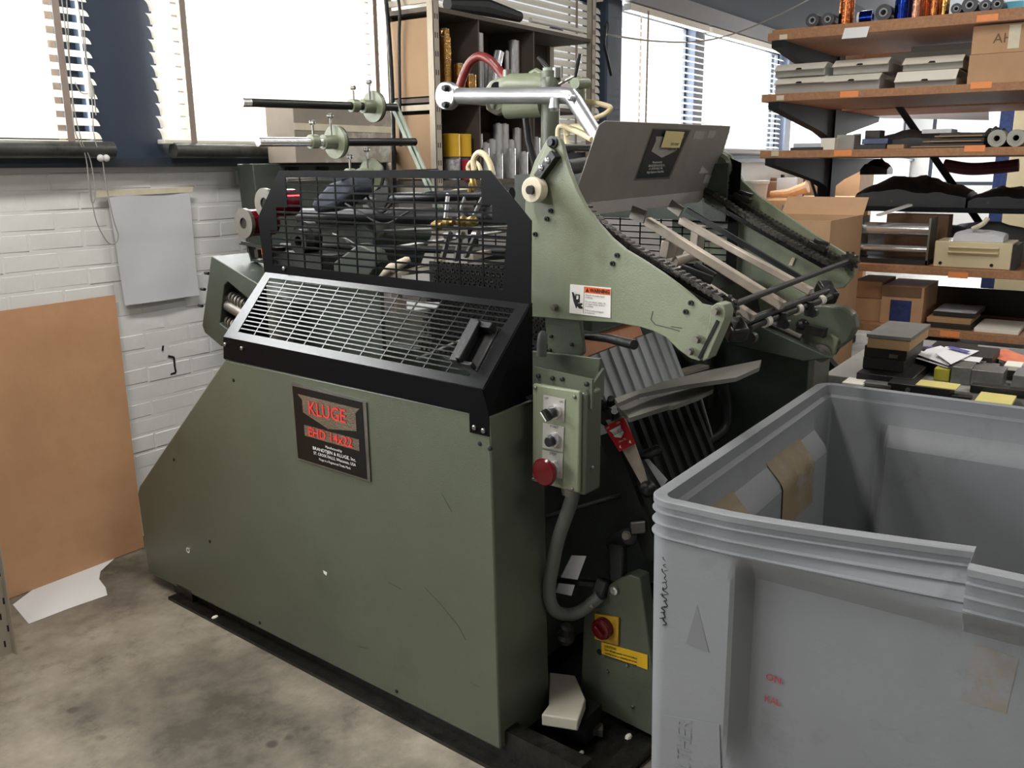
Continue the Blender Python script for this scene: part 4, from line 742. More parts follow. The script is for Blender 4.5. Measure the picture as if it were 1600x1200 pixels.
MB().tube(bez([(0.600,0.600,1.516),(0.600,0.591,1.544),(0.600,0.580,1.524),(0.600,0.590,1.560),(0.650,0.617,1.576)],6),.010,8).build('brass_fitting','brass',PR)
hose([(0.800,0.916,1.493),(0.800,0.822,1.508),(0.800,0.726,1.500)],r=.012,mt='hose_cream')
hose([(0.420,0.700,1.460),(0.420,0.821,1.416),(0.420,0.942,1.454),(0.420,1.005,1.478)],'cable',.004,'cable_black')
hose([(0.500,0.995,1.514),(0.500,0.950,1.461),(0.500,0.904,1.451),(0.500,0.845,1.495)],'cable',.005,'cable_black')
hose([(0.400,0.862,1.161),(0.400,0.939,1.187),(0.400,0.903,1.255),(0.400,0.915,1.308),(0.400,0.991,1.358)],'cable',.004,'cable_black')
hose([(0.400,1.056,1.377),(0.400,0.975,1.358),(0.400,0.882,1.320)],'cable',.003,'steel')
MB().bar((0.550,1.022,1.199),(0.750,0.878,1.263),.03,.012).build('feed_strip','rod_beige',PR)
MB().bar((0.600,0.605,1.304),(0.700,0.587,1.318),.03,.02).build('feed_strip','rod_beige',PR)
MB().tube([(0.500,0.924,1.229),(0.500,0.877,1.258),(0.550,0.840,1.291)],[.016,.02,.012],12).build('sucker_tube','tape_cream',PR)
# black chain curtain: hundreds of links hanging inside
m=MB()
for i in range(26):
    for j in range(15):
        v=.10+i*.0205; z=1.02+j*.019; u=.36+.10*(z-1.0)/.3
        m.box(u,u+.006,v,v+.006,z,z+.016); m.box(u-.003,u+.003,v+.006,v+.0205,z+.004,z+.010)
m.build('chain_curtain','black_grease',PR,ang=0,kind='stuff')
MB().box(.46,.47,.08,.66,.98,1.30).build('inner_panel','black_satin',PR)
m=MB(); m.prism([(0.340,0.648,1.187),(0.340,0.496,1.194),(0.340,0.507,1.179),(0.340,0.647,1.154)],(.001,0,0)); m.build('paper_scrap','paper',PR)
m=MB(); m.prism([(0.380,1.049,1.174),(0.380,0.932,1.158),(0.380,0.951,1.079),(0.380,1.056,1.098)],(.001,0,0)); IL=m.build('inner_label','label_white',PR)
m=MB(); m.prism([(0.378,1.047,1.179),(0.378,0.929,1.162),(0.378,0.934,1.145),(0.378,1.048,1.161)],(.001,0,0)); m.build('label_field','label_orange',IL)
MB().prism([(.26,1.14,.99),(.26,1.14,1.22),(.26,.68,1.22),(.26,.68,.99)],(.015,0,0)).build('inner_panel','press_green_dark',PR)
# far mesh guard
fg=sheet([(.02,1.2),(.02,1.60),(.17,1.66),(.26,1.66),(.47,1.50),(1.2,1.50),(1.3,1.38),(1.3,1.2)],[[(.06,1.24),(.06,1.56),(.19,1.60),(.24,1.60),(.42,1.45),(1.15,1.45),(1.24,1.35),(1.24,1.24)]],lambda v,z:(1.37,v,z),(.003,0,0)).build('far_guard','black_powder',PR)
m=MB()
for i in range(15):
    z=1.255+i*.023; a_=.06; b_=1.24 if z<1.35 else 1.15 if z<1.45 else .42-(z-1.45)*1.2
    m.bar((1.371,a_,z),(1.371,b_,z),.003,.0048)
for j in range(1,13): 
    v=.06+.09*j; m.bar((1.371,v,1.24),(1.371,v,1.45 if v>.42 else 1.58 if v<.26 else 1.5),.0048,.003,(1,0,0))
m.build('far_grille','black_powder',fg,ang=0,kind='stuff')
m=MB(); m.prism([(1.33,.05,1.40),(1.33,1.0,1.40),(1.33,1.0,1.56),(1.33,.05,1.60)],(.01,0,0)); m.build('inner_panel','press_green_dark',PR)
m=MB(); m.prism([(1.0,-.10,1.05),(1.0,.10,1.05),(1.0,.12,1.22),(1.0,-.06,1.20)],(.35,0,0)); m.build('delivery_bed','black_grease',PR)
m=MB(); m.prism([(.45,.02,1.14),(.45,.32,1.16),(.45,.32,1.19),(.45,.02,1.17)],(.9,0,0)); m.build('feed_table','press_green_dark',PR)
# grey-green cabinet of the press near the wall
m=MB(); m.prism([(.84,2.06,1.0),(.84,2.10,1.615),(1.47,2.10,1.615),(1.47,2.06,1.0)],(0,.12,0)); m.prism([(.9,2.1,0),(.9,2.1,1.0),(1.4,2.1,1.0),(1.4,2.1,0)],(0,.1,0))
EC=m.build('rear_cabinet','press_green_dark',PR,bevel=.004)
m=MB(); m.prism([(1.02,2.084,1.57),(1.08,2.084,1.57),(1.08,2.085,1.60),(1.02,2.085,1.60)],(0,.01,0)); m.build('cabinet_slot','hole_black',EC); m=MB(); m.prism([(1.20,2.084,1.57),(1.26,2.084,1.57),(1.26,2.085,1.60),(1.20,2.085,1.60)],(0,.01,0)); m.build('cabinet_slot','hole_black',EC)

# ================================================================ grey plastic bin (front right)
def ss(a,b_,x): 
    t=max(0,min(1,(x-a)/(b_-a))) if b_!=a else (1.0 if x>a else 0.0); return t*t*(3-2*t)
mat('bin_plastic',(126,128,131),.5,0,.06,2.5,.10,120,dirt=(80,80,80),dscale=3.2,dlo=.56,dhi=.92,rvar=.08)
BX0,BX1,BY0,BY1=1.655,2.93,-.28,.815; RR=.055
BN=thing('plastic_bin','big grey plastic bin with a torn dented rim in the foreground','bin',(2.29,.27,0))
per=[]   # (x,y,nx,ny,face,coordinate along the face)
TEAR=.184
ys=[BY1-RR-(BY1-BY0-2*RR)*i/110 for i in range(111)]
for y in ys:
    if per and per[-1][1]>TEAR>=y: per.append((BX0,TEAR+.0008,-1,0,'f',TEAR+.0008)); per.append((BX0,TEAR-.0008,-1,0,'f',TEAR-.0008))
    per.append((BX0,y,-1,0,'f',y))
def corner(cx,cy,a0):
    for i in range(1,8):
        a=a0+math.pi/2*i/8; per.append((cx+RR*math.cos(a),cy+RR*math.sin(a),math.cos(a),math.sin(a),'c',0))
corner(BX0+RR,BY0+RR,math.pi)
for i in range(91): x=BX0+RR+(BX1-BX0-2*RR)*i/90; per.append((x,BY0,0,-1,'s',x))
corner(BX1-RR,BY0+RR,-math.pi/2)
for i in range(91): y=BY0+RR+(BY1-BY0-2*RR)*i/90; per.append((BX1,y,1,0,'b',y))
corner(BX1-RR,BY1-RR,0)
for i in range(91): x=BX1-RR-(BX1-BX0-2*RR)*i/90; per.append((x,BY1,0,1,'s',x))
corner(BX0+RR,BY1-RR,math.pi/2)
def recess(face,c,z):
    if face=='c': return 0
    lo,hi=(BY0,BY1) if face in 'fb' else (BX0,BX1)
    flare=.09*ss(.40,.16,z)
    a=ss(lo+.20+flare*.4,lo+.24+flare*1.8,c)*ss(hi-.20-flare*.4,hi-.24-flare*1.8,c)
    return .055*a*ss(.16,.24,z)*ss(.825,.74,z)
def dent(face,c,z):
    if face!='f' or c<TEAR: return 0
    t=max(0,min(1,(.63-c)/(.63-TEAR))); return .085*t**1.25*ss(.755,.88,z)
def tearlift(face,c,z): return 0
RIB=(.8705,.8435,.8165)
def outer(face,c,z):
    o=-.006
    for r in RIB: o+=.011*max(0,1-abs(z-r)/.0032)
    if z>.885: o=0
    if z<.812: o=-.004-.05*(.812-z)*.35
    return o-recess(face,c,z)-dent(face,c,z)
zs_o=[.10,.14]+[.16+.012*k for k in range(20)]+[.4,.5,.6,.7,.735,.75,.765,.78,.795,.81,.812]
for r in sorted(RIB): zs_o+=[r-.0034,r-.0032,r-.001,r+.001,r+.0032,r+.0034]
zs_o+=[.884,.886,.893,.8985,.9]
def inner(face,c,z):
    o=-.030 if z>.868 else -.030-.014*ss(.868,.862,z)
    return o-(recess(face,c,z))-dent(face,c,z)-.008*ss(.85,.3,z)
zs_i=[.9,.899,.895,.88,.869,.868,.865,.862,.84,.80,.78,.76,.74,.70,.6,.5,.4]+[.388-.012*k for k in range(20)]
rows=[]
for z in zs_o: rows.append([(p[0]+p[2]*(outer(p[4],p[5],z)-(.004 if z==.9 else 0)),p[1]+p[3]*(outer(p[4],p[5],z)-(.004 if z==.9 else 0)),z) for p in per])
for z in zs_i: rows.append([(p[0]+p[2]*(inner(p[4],p[5],z)+(.004 if z==.9 else 0)),p[1]+p[3]*(inner(p[4],p[5],z)+(.004 if z==.9 else 0)),z) for p in per])
m=MB(); n=len(per); vs=[q for r in rows for q in r]
fs=[(i*n+k,i*n+(k+1)%n,(i+1)*n+(k+1)%n,(i+1)*n+k) for i in range(len(rows)-1) for k in range(n)]+[tuple(range(n)),tuple(range((len(rows)-1)*n,len(rows)*n))]
m.add(vs,fs); m.build('body','bin_plastic',BN,ang=20)
for x in (1.74,2.29,2.84):
    for y in (-.18,.27,.72): MB().box(x-.06,x+.06,y-.06,y+.06,0,.101).build('foot','bin_plastic',BN,bevel=.01)
XF=BX0-.0065
text('red_stencil','ON',.022,'label_red',BN,(1.715,0.529,0.529),(0,-1,0),(0,0,1),align='CENTER'); text('red_stencil','KAL',.022,'label_red',BN,(1.715,0.529,0.476),(0,-1,0),(0,0,1),sx=.9)
m=MB(); m.quad((1.665,0.764,0.383),(1.666,0.758,0.192),(1.666,0.612,0.240),(1.665,0.625,0.410),.001); m.build('moulded_badge','bin_plastic',BN)
text('moulded_lettering','WALTHER',.050,'bin_plastic',BN,(1.664,0.704,0.291),(0,.0,1),(0,1,0),th=.0012,sx=.9)
def patch(pts,nm,mt,th=.0006,lab=None): 
    m=MB(); m.quad(*pts,th=th); return m.build(nm,mt,BN,label=lab)
mat('glue_brown',(128,112,86),.6,0,.15,8,dirt=(140,140,138),dscale=6,dlo=.5,dhi=.7); mat('label_residue',(128,120,110),.55,0,.08,14,dirt=(126,128,131),dscale=10,dlo=.46,dhi=.58); mat('grey_residue',(111,113,115),.6,0,.06,12)
def wall_patch(x0,x1,z0,z1,lab):
    nx,nz=6,16; g=[(x0+(x1-x0)*a/nx,BY1+inner('s',x0+(x1-x0)*a/nx,z0+(z1-z0)*b/nz)-.0035,z0+(z1-z0)*b/nz) for b in range(nz+1) for a in range(nx+1)]; k=len(g); w_=nx+1
    m=MB(); m.add(g+[(q[0],q[1]+.0008,q[2]) for q in g],[(b*w_+a,b*w_+a+1,(b+1)*w_+a+1,(b+1)*w_+a) for b in range(nz) for a in range(nx)]+[(k+(b+1)*w_+a,k+(b+1)*w_+a+1,k+b*w_+a+1,k+b*w_+a) for b in range(nz) for a in range(nx)])
    return m.build('label_residue','glue_brown',BN,label=lab,norm=False)
wall_patch((2.278,0.765,0.844)[0],(2.556,0.765,0.833)[0],.62,.815,'brown paper residue high on the inner wall')
wall_patch((1.865,0.765,0.850)[0],(2.036,0.765,0.843)[0],.68,.815,'smaller brown paper residue on the inner wall')
patch(((1.715,0.161,0.732),(1.715,0.090,0.723),(1.717,0.098,0.608),(1.717,0.175,0.606)),'label_residue','label_residue',lab='tan label residue')
patch(((1.661,0.687,0.680),(1.662,0.657,0.578),(1.662,0.653,0.576),(1.662,0.709,0.581)),'label_residue','grey_residue',lab='grey triangular residue')
# black felt scribble and scuffs at the bin's corner
for i in range(11):
    a=Vector((1.662,0.769,0.770)); z=.0145*i; rr=random.Random(i)
    m=MB(); m.tube(bez([(1.6612,a.y+rr.uniform(-.010,.004),a.z-z),(1.6612,a.y+rr.uniform(-.004,.008)-.006,a.z-z-.006),(1.6612,a.y-rr.uniform(.006,.016),a.z-z-.012),(1.6612,a.y+rr.uniform(-.006,.006),a.z-z-.018)],4),.0012,5); m.build('felt_scribble','black_ink',BN,ang=0)
# ================================================================ left side things
XB=.75
m=MB(); a=Vector((2.033,3.400,0.015)); b_=Vector((2.086,3.462,1.088)); 
m.quad((2.035,3.395,0.002),(2.086,3.483,1.09),(.70,3.483,1.075),(.70,3.395,.002),.006)
m.build('hardboard_sheet','hardboard',tag=('brown hardboard sheet leaning against the white brick wall','board'))
m=MB(); m.prism([(1.444,3.331,0.001),(1.402,3.133,0.001),(1.553,3.124,0.001),(1.690,3.105,0.001),(1.723,3.172,0.001),(1.750,3.262,0.001),(1.793,3.324,0.001),(1.901,3.394,0.001),(1.583,3.410,0.001)],(0,0,.001)); m.build('paper_sheet','paper',tag=('white torn paper sheet on the floor under the hardboard','paper'))
WPX=thing('wall_paper_sheet','white paper sheet taped to the brick wall above the hardboard','paper',(2.3,3.48,1.03))
g=[[ (2.098+.385*i/8+.02*j/8*(1-i/8), 3.470-.004*math.sin(i*.9+j*.6)-.010*(j/8)**2, 1.497-(.455 if True else 0)*j/8) for i in range(9)] for j in range(9)]
m=MB(); m.add([q for r in g for q in r]+[(q[0],q[1]+.0008,q[2]) for r in g for q in r],[(j*9+i,j*9+i+1,(j+1)*9+i+1,(j+1)*9+i) for j in range(8) for i in range(8)]+[(81+j*9+i,81+(j+1)*9+i,81+(j+1)*9+i+1,81+j*9+i+1) for j in range(8) for i in range(8)]); m.build('sheet','paper_grey',WPX,norm=False)
m=MB(); m.quad((2.047,3.467,1.489),(2.500,3.467,1.496),(2.505,3.467,1.518),(2.050,3.467,1.514),.0006); m.build('masking_tape','tape_cream',WPX)
for i in range(1): pass
UP=MB(); x0,y0=(1.255,2.987,0.000)[:2]
UP.box(x0-.025,x0+.018,y0-.004,y0,0,2.0); UP.box(x0+.014,x0+.018,y0-.03,y0,0,2.0)
U=UP.build('slotted_upright','upright_beige',tag=('beige slotted steel upright standing at the left edge','upright'))
for i in range(10):
    z=.045+i*.05
    for dx in ((-.012,.005)[i%2],): m=MB(); m.box(dx-.004,dx+.001,-.0206+.0032,-.0150,z,z+.022); m.build('slot','hole_black',U,W=False)
# cardboard box on the sill behind the shafts
CBX=thing('cardboard_box','scuffed grey cardboard box on the sill behind the foil shafts','box',(3.16,3.3,1.635))
m=MB(); m.box(2.838,3.47,3.165,3.352,1.6165,1.885); m.build('box_body','cardboard_grey',CBX,bevel=.003)
m=MB(); m.quad((3.28,3.17,1.886),(3.44,3.17,1.90),(3.42,3.30,1.93),(3.34,3.30,1.895),.003); m.build('box_flap','cardboard_grey',CBX)
MB().box(2.838,3.47,3.163,3.165,1.76,1.79).build('packing_tape','tape_cream',CBX)
# ================================================================ shelving of foil rolls behind the press
SH=thing('foil_shelving','beige slotted steel shelving with brown dividers behind the press','shelving',(4.5,3.25,0))
FX0,FX1,FY0,FY1=3.72,5.36,3.08,3.44
def upright(x,y):
    m=MB(); m.box(x,x+.048,y,y+.003,0,2.62); m.box(x,x+.003,y,y+.04,0,2.62); m.box(x+.045,x+.048,y,y+.04,0,2.62); U=m.build('upright','upright_beige',SH)
    for i in range(13):
        z=1.42+i*.09
        for dx in (.012,.030): mm=MB(); mm.box(x+dx,x+dx+.006,y-.0008,y+.001,z,z+.026); mm.build('slot','hole_black',U)
for x,y in ((FX0,FY0),(FX1-.048,FY0)): upright(x,y)
for x,y in ((FX0,FY1-.04),(FX1-.048,FY1-.04)): 
    m=MB(); m.box(x,x+.048,y,y+.04,0,2.62 if x<4 else 2.40); m.build('upright','upright_beige',SH)
for z in (.3,.9,1.50,1.92,2.36): MB().box(FX0+.01,FX1-.01,FY0+.01,FY1,z,z+.022).build('shelf','shelf_grey',SH)
for z in (1.88,2.40,1.46): MB().box(FX0+.003,FX0+.02,FY0+.04,FY1-.03,z,z+.028).build('side_rail','upright_beige',SH)
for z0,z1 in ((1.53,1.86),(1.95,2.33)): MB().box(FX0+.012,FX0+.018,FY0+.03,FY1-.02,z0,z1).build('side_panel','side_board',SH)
for z0,z1 in ((1.523,1.92),(1.943,2.36)):
    for x in (4.12,4.66): MB().box(x,x+.012,FY0+.02,FY1,z0,z1).build('divider','divider_brown',SH)
    MB().box(FX0+.02,FX1-.02,FY1-.012,FY1-.004,z0,z1).build('back_panel','divider_brown',SH)
def roll(x,y,z,h,r,mt,lab,grp,tilt=(0,0),core='core_grey',nm='foil_roll'):
    t=thing(nm,lab,'foil roll',(x,y,z),group=grp,world=False); t.rotation_euler=(tilt[0],tilt[1],0)
    MB().ring((0,0,0),(0,0,h),r,r*.45,18).build('foil',mt,t); MB().ring((0,0,-.0),(0,0,h+.006),r*.52,r*.36,14).build('core',core,t); return t
# standing rolls: (pixel-free) positions on the two shelves
low=[(4.17+.065*k,1.55+h,.029) for k,h in enumerate((.21,.25,.20,.22,.31,.31,.22,.29))]+[(4.705+.065*k,1.55+h,.028) for k,h in enumerate((.22,.19,.24,.2))]
pos=['first','second','third','fourth','fifth','sixth','seventh','eighth','ninth','tenth','eleventh','twelfth']
for i,(x,zt,r) in enumerate(low): roll(x,3.2,1.5235,zt-1.55,r,'foil_silver','silver foil roll on the lower shelf behind the press, %s from the tins'%pos[i],'silver foil rolls on the lower shelf')
for i,(x,h) in enumerate(((4.20,.17),(4.33,.14),(4.46,.17),(4.59,.15))): roll(x,3.125,1.5235,h,.026,'foil_silver','short silver foil roll at the shelf front, %s from the tins'%pos[i],'short silver rolls at the front of the lower shelf')
mid=[(4.25,.37,.032,0),(4.325,.26,.03,0),(4.39,.24,.025,0),(4.445,.22,.02,0),(4.53,.30,.014,0),(4.60,.365,.034,0),(4.76,.2,.03,0)]
for i,(x,h,r,_) in enumerate(mid): roll(x,3.2,1.9435,h,r,'foil_silver','silver foil roll on the upper shelf behind the press, %s from the gold rolls'%pos[i],'silver foil rolls on the upper shelf')
roll(4.24,3.115,1.953,.28,.028,'foil_silver','silver foil roll leaning sideways under the red hose','silver foil rolls on the upper shelf',(0,.35))
for i,(x,y,h) in enumerate(((3.90,3.15,.31),(3.96,3.2,.36),(3.98,3.12,.18),(4.05,3.17,.16),(4.055,3.105,.13))): roll(x,y,1.9435,h,.03,'foil_gold',('crumpled gold foil roll beside the shelving upright','tall crumpled gold foil roll at the back of the shelf','short gold foil roll in front of the tall gold roll','gold foil roll right of the tall gold rolls','shortest gold foil roll next to the silver rolls')[i],'gold foil rolls on the upper shelf')
for i,(x,y,mt,r,h,lab) in enumerate(((3.94,3.155,'tin_print',.045,.115,'printed silver ink tin under the left yellow tin'),(3.995,3.096,'tin_red',.028,.10,'small red ink tin in front of the tin stack'),(4.05,3.17,'tin_blue',.045,.115,'blue ink tin under the right yellow tin'))):
    t=thing('ink_tin',lab,'tin',(x,y,1.5235),group='ink tins on the lower shelf',world=False); MB().cyl((0,0,0),(0,0,h),r,20).build('can',mt,t); MB().lathe((0,0,h),(0,0,1),[(-.004,r*1.03),(.004,r*1.03),(.006,r*.9)],20).build('lid','steel_dull' if i!=1 else 'tin_red',t)
for i,(x,y) in enumerate(((3.945,3.16),(4.045,3.16))):
    t=thing('ink_tin','yellow ink tin on top of the tin stack, %s'%('beside the upright' if i==0 else 'beside the silver rolls'),'tin',(x,y,1.6465),group='yellow ink tins on the lower shelf',world=False); MB().cyl((0,0,0),(0,0,.115),.047,22).build('can','tin_yellow',t); MB().lathe((0,0,.115),(0,0,1),[(-.004,.048),(.004,.048),(.006,.042)],20).build('lid','tin_yellow',t)
# things above and beside the shelving
m=MB(); m.tube(bez([(3.70,3.40,2.7),(3.705,3.38,2.45),(3.70,3.36,2.2),(3.705,3.36,1.9),(3.70,3.37,1.4)],6),.012,8); m.build('hanging_cable','cable_black',tag=('thick black cable hanging down beside the left shelving upright','cable'))
m=MB(); m.tube(bez([(3.70,3.34,2.6),(3.695,3.28,2.4),(3.705,3.30,2.2),(3.70,3.31,1.7)],6),.008,8); m.build('hanging_cable','cable_black',tag=('thinner black cable hanging against the end of the shelving','cable'))
m=MB(); m.tube([(3.95,3.17,2.425),(4.3,3.2,2.46),(4.62,3.17,2.44)],[.03,.05,.03],10); m.build('dark_tarp','tarp_dark',tag=('crumpled dark tarp lying on top of the foil shelving','tarp'))
LT=thing('strip_light','white fluorescent strip light lying along the shelving top','lamp',(5,3.12,2.383))
MB().box(4.68,5.30,3.15,3.2,2.384,2.41).build('fitting','carton_white',LT); MB().cyl((4.69,3.14,2.43),(5.29,3.14,2.43),.014,12).build('tube','tub_white',LT)
m=MB(); m.ball((5.19,3.28,2.43),.05,14,(1.1,1,.8)); m.build('blue_ball','tape_blue',tag=('dark blue ball on top of the shelving behind the strip light','ball'))
m=MB(); m.tube(bez([(5.42,3.04,2.47),(5.40,3.04,2.36),(5.44,3.04,2.28),(5.50,3.04,2.17)],6),.010,8); m.tube(bez([(5.40,3.04,2.46),(5.44,3.04,2.5),(5.45,3.04,2.45),(5.42,3.04,2.42)],6),.004,6); m.build('hanging_tool','dark_iron',tag=('dark hooked tool hanging at the right end of the shelving','tool'))
m=MB(); m.tube(bez([(5.948,3.350,2.501),(6.464,3.330,2.512),(7.078,3.300,2.551),(7.486,3.200,2.603),(7.680,3.000,2.677),(7.947,2.800,2.811),(8.312,2.600,2.991)],8),.006,6); m.build('washing_line','blind_cord',tag=('pale cord strung across the far windows to the roof','cord'))
# white plastic block and litter under the press
m=MB(); m.prism([(2.002,1.282,0.140),(2.031,1.209,0.140),(1.944,1.123,0.140),(1.847,1.090,0.140),(1.813,1.186,0.140),(1.866,1.195,0.140)],(0,0,-.035)); m.build('white_block','cream_dirty',tag=('dirty white plastic block at the foot of the press','block'),bevel=.004)
m=MB(); m.box(1.905,1.995,1.10,1.22,.0215,.104); m.build('wooden_block','dark_iron',tag=('dark block on the skid under the white plastic block','block'))
m=MB(); m.prism([(1.980,1.165,0.030),(1.987,1.090,0.030),(1.956,1.073,0.030),(1.934,1.137,0.030)],(0,0,.02)); m.build('metal_offcut','steel_dull',tag=('grey metal offcut lying under the press beside the bin','offcut'))
for i,(px_,lab) in enumerate((((1.774,1.171,0.020),'white crumb of debris in front of the press cover corner'),((1.873,1.093,0.020),'small white crumb of debris near the bin foot'),((1.987,0.991,0.020),'tan crumb of debris beside the grey bin'),((2.009,1.019,0.020),'white crumb of debris next to the tan crumb'),((1.801,2.596,0.000),'white paper scrap on the floor at the left end of the skid'))):
    m=MB(); m.ball((px_[0],px_[1],.010+(.012 if i<4 else 0)),.011 if i!=1 else .007,7,(1.4,.9,.7)); m.build('debris','carton_white' if i!=2 else 'mdf',tag=(lab,'debris'),ang=20)

# ================================================================ cantilever rack of chipboard shelves (right)
RK=thing('cantilever_rack','black steel cantilever rack with chipboard shelves along the right side','rack',(7.3,1.2,0))
PX=7.30; PY=(2.10,.40)
BZ=(2.362,1.985,1.628,.918,.536)
for y in PY:
    m=MB(); m.box(PX-.07,PX+.07,y-.05,y+.05,.0,2.62); m.build('post','rack_steel',RK)
    m=MB(); m.prism([(5.98,y-.045,0),(8.4,y-.045,0),(8.4,y-.045,.06),(7.42,y-.045,.14),(7.18,y-.045,.14),(5.98,y-.045,.06)],(0,.09,0)); m.build('foot_arm','rack_steel',RK)
    for z in BZ+(1.27,):
        for s_ in (-1,1):
            xf=PX+s_*(1.32 if z!=1.27 else .8)
            m=MB(); m.prism([(PX+s_*.07,y-.035,z-.002),(xf,y-.035,z-.002),(xf,y-.035,z-.045),(PX+s_*.35,y-.035,z-.165),(PX+s_*.13,y-.035,z-.21),(PX+s_*.07,y-.035,z-.29)],(0,.07,0)); m.build('arm','rack_steel',RK)
for i,z in enumerate(BZ):
    y1=(2.172,2.19,2.18,2.19,2.17)[i]
    b_=MB(); b_.box(6.0,7.18,-.4,y1,z,z+.048); B=b_.build('shelf_board','chipboard',RK,bevel=.003)
    if i<3: b_=MB(); b_.box(7.42,8.45,-.4,y1,z,z+.03); b_.build('shelf_board','chipboard',RK)
b_=MB(); b_.box(6.55,7.20,-.4,2.05,1.27,1.30); b_.build('shelf_board','rack_steel',RK,label='dark steel shelf board')
b_=MB(); b_.box(6.02,7.18,-.4,2.15,2.41,2.43); b_.build('shelf_board','chipboard',RK)
m=MB(); m.cyl((7.280,1.637,2.022),(7.280,0.948,1.104),.024,8); m.build('brace','rack_steel',RK)
m=MB(); m.cyl((7.600,2.351,1.546),(7.600,2.191,1.130),.012,6); m.build('brace','rack_steel',RK); m=MB(); m.cyl((7.800,2.369,1.534),(7.800,2.115,1.095),.008,6); m.build('brace','rack_steel',RK)
def sticker(c,w_=.11,h_=.036,mt='sticker_orange'):
    m=MB(); m.box(5.9975,5.9992,c[1]-w_/2,c[1]+w_/2,c[2]-h_/2,c[2]+h_/2); m.build('price_sticker',mt,RK)
for c in ((6.000,1.629,2.010),(6.000,0.892,2.023),(6.000,0.897,2.386),(6.000,1.641,1.655),(6.000,0.889,1.670),(6.000,0.904,0.927),(6.000,0.914,0.563)): sticker(c)
for c in ((6.000,2.068,2.380),(6.000,2.065,2.008),(6.000,2.078,1.657)): sticker(c,.05,.03,'tape_cream')
m=MB(); m.quad((5.985,1.697,2.337),(5.985,1.549,2.336),(5.992,1.537,2.397),(5.992,1.684,2.399),.001); m.build('white_card','paper',tag=('white blank card hanging on the edge of the top rack shelf','card'))
T0,T1,T2,T3,T4,T5=2.4305,2.0335,1.6765,1.3005,.9665,.5845
def rb(name,lab,cat,mt,tl,br,z0,depth,grp=None,build=True,bev=.002,x=None):
    """box standing on a shelf: tl/br are its front corners"""
    t=thing(name,lab,cat,(tl[0]+depth/2,(tl[1]+br[1])/2,z0),group=grp)
    if build: MB().box(tl[0],tl[0]+depth,br[1],tl[1],z0,max(tl[2],z0+.008)).build('body',mt,t,bevel=bev)
    return t
# ---- top shelf: foil rolls lying end-on and standing
def endroll(c,r,ln,mt,lab,z0,grp,core='core_grey',nm='foil_roll',x0=None):
    t=thing(nm,lab,'foil roll' if nm=='foil_roll' else 'paper roll',(c[0]+ln/2,c[1],z0),group=grp)
    MB().ring((c[0],c[1],z0+r),(c[0]+ln,c[1],z0+r),r,r*.5,22).build('foil' if nm=='foil_roll' else 'paper_wrap',mt,t); MB().ring((c[0]-.004,c[1],z0+r),(c[0]+ln+.004,c[1],z0+r),r*.52,r*.34,16).build('core',core,t); return t
G1='foil rolls lying end-on on the top rack shelf'
endroll((6.060,1.909,2.468),.042,.3,'foil_dark','dark foil roll lying at the left end of the top rack shelf',T0,G1)
endroll((6.060,1.813,2.459),.040,.3,'foil_dark','dark foil roll second from the left end of the top rack shelf',T0,G1)
endroll((6.060,1.481,2.462),.048,.3,'foil_dark','dark foil roll between the two blue foil rolls',T0,G1)
endroll((6.060,1.076,2.452),.030,.3,'foil_dark','small dark foil roll right of the standing copper rolls',T0,G1)
endroll((6.060,1.007,2.472),.043,.3,'foil_dark','biggest dark foil roll at the right of the top rack shelf',T0,G1)
endroll((6.060,0.925,2.454),.032,.3,'foil_dark','small dark foil roll right of the biggest dark roll',T0,G1)
endroll((6.060,0.864,2.458),.034,.3,'foil_dark','dark foil roll next to the cyan box',T0,G1)
def stand(c,r,h,mt,lab,tilt=0):
    t=thing('foil_roll',lab,'foil roll',(c[0],c[1],T0),group='foil rolls standing on the top rack shelf',world=False); t.rotation_euler=(tilt,0,0)
    MB().ring((0,0,0),(0,0,h),r,r*.45,20).build('foil',mt,t); MB().ring((0,0,0),(0,0,h+.006),r*.5,r*.36,14).build('core','core_grey',t)
stand((6.130,1.719,2.470),.046,.20,'foil_copper','copper foil roll standing above the white card')
stand((6.130,1.391,2.476),.042,.14,'foil_blue','blue foil roll standing upright on the top rack shelf')
for i,(px_,r,h,mt) in enumerate((((6.160,1.316,2.509),.038,.19,'foil_rose'),((6.260,1.279,2.518),.036,.19,'foil_copper'),((6.130,1.209,2.495),.034,.17,'foil_copper'),((6.160,1.160,2.511),.029,.20,'foil_gold'))):
    stand(px_,r,h,mt,('rose gold foil roll standing right of the blue standing roll','copper foil roll standing behind the rose gold roll','copper foil roll standing in front of the other copper roll','gold foil roll standing beside the small dark roll')[i])
c=(6.160,1.610,2.456); t=thing('foil_roll','blue foil roll lying sideways with its pale core showing','foil roll',(c[0],c[1],T0),group='foil rolls standing on the top rack shelf')
MB().ring((6.16,c[1]-.045,T0+.042),(6.16,c[1]+.03,T0+.042),.042,.02,20).build('foil','foil_blue',t); MB().ring((6.16,c[1]+.03,T0+.042),(6.16,c[1]+.045,T0+.042),.036,.016,18).build('core','carton_white',t)
rb('cyan_box','small striped cyan box at the right end of the top rack shelf','box','cyan_box',(6.200,0.839,2.491),(6.200,0.751,2.458),T0,.2)
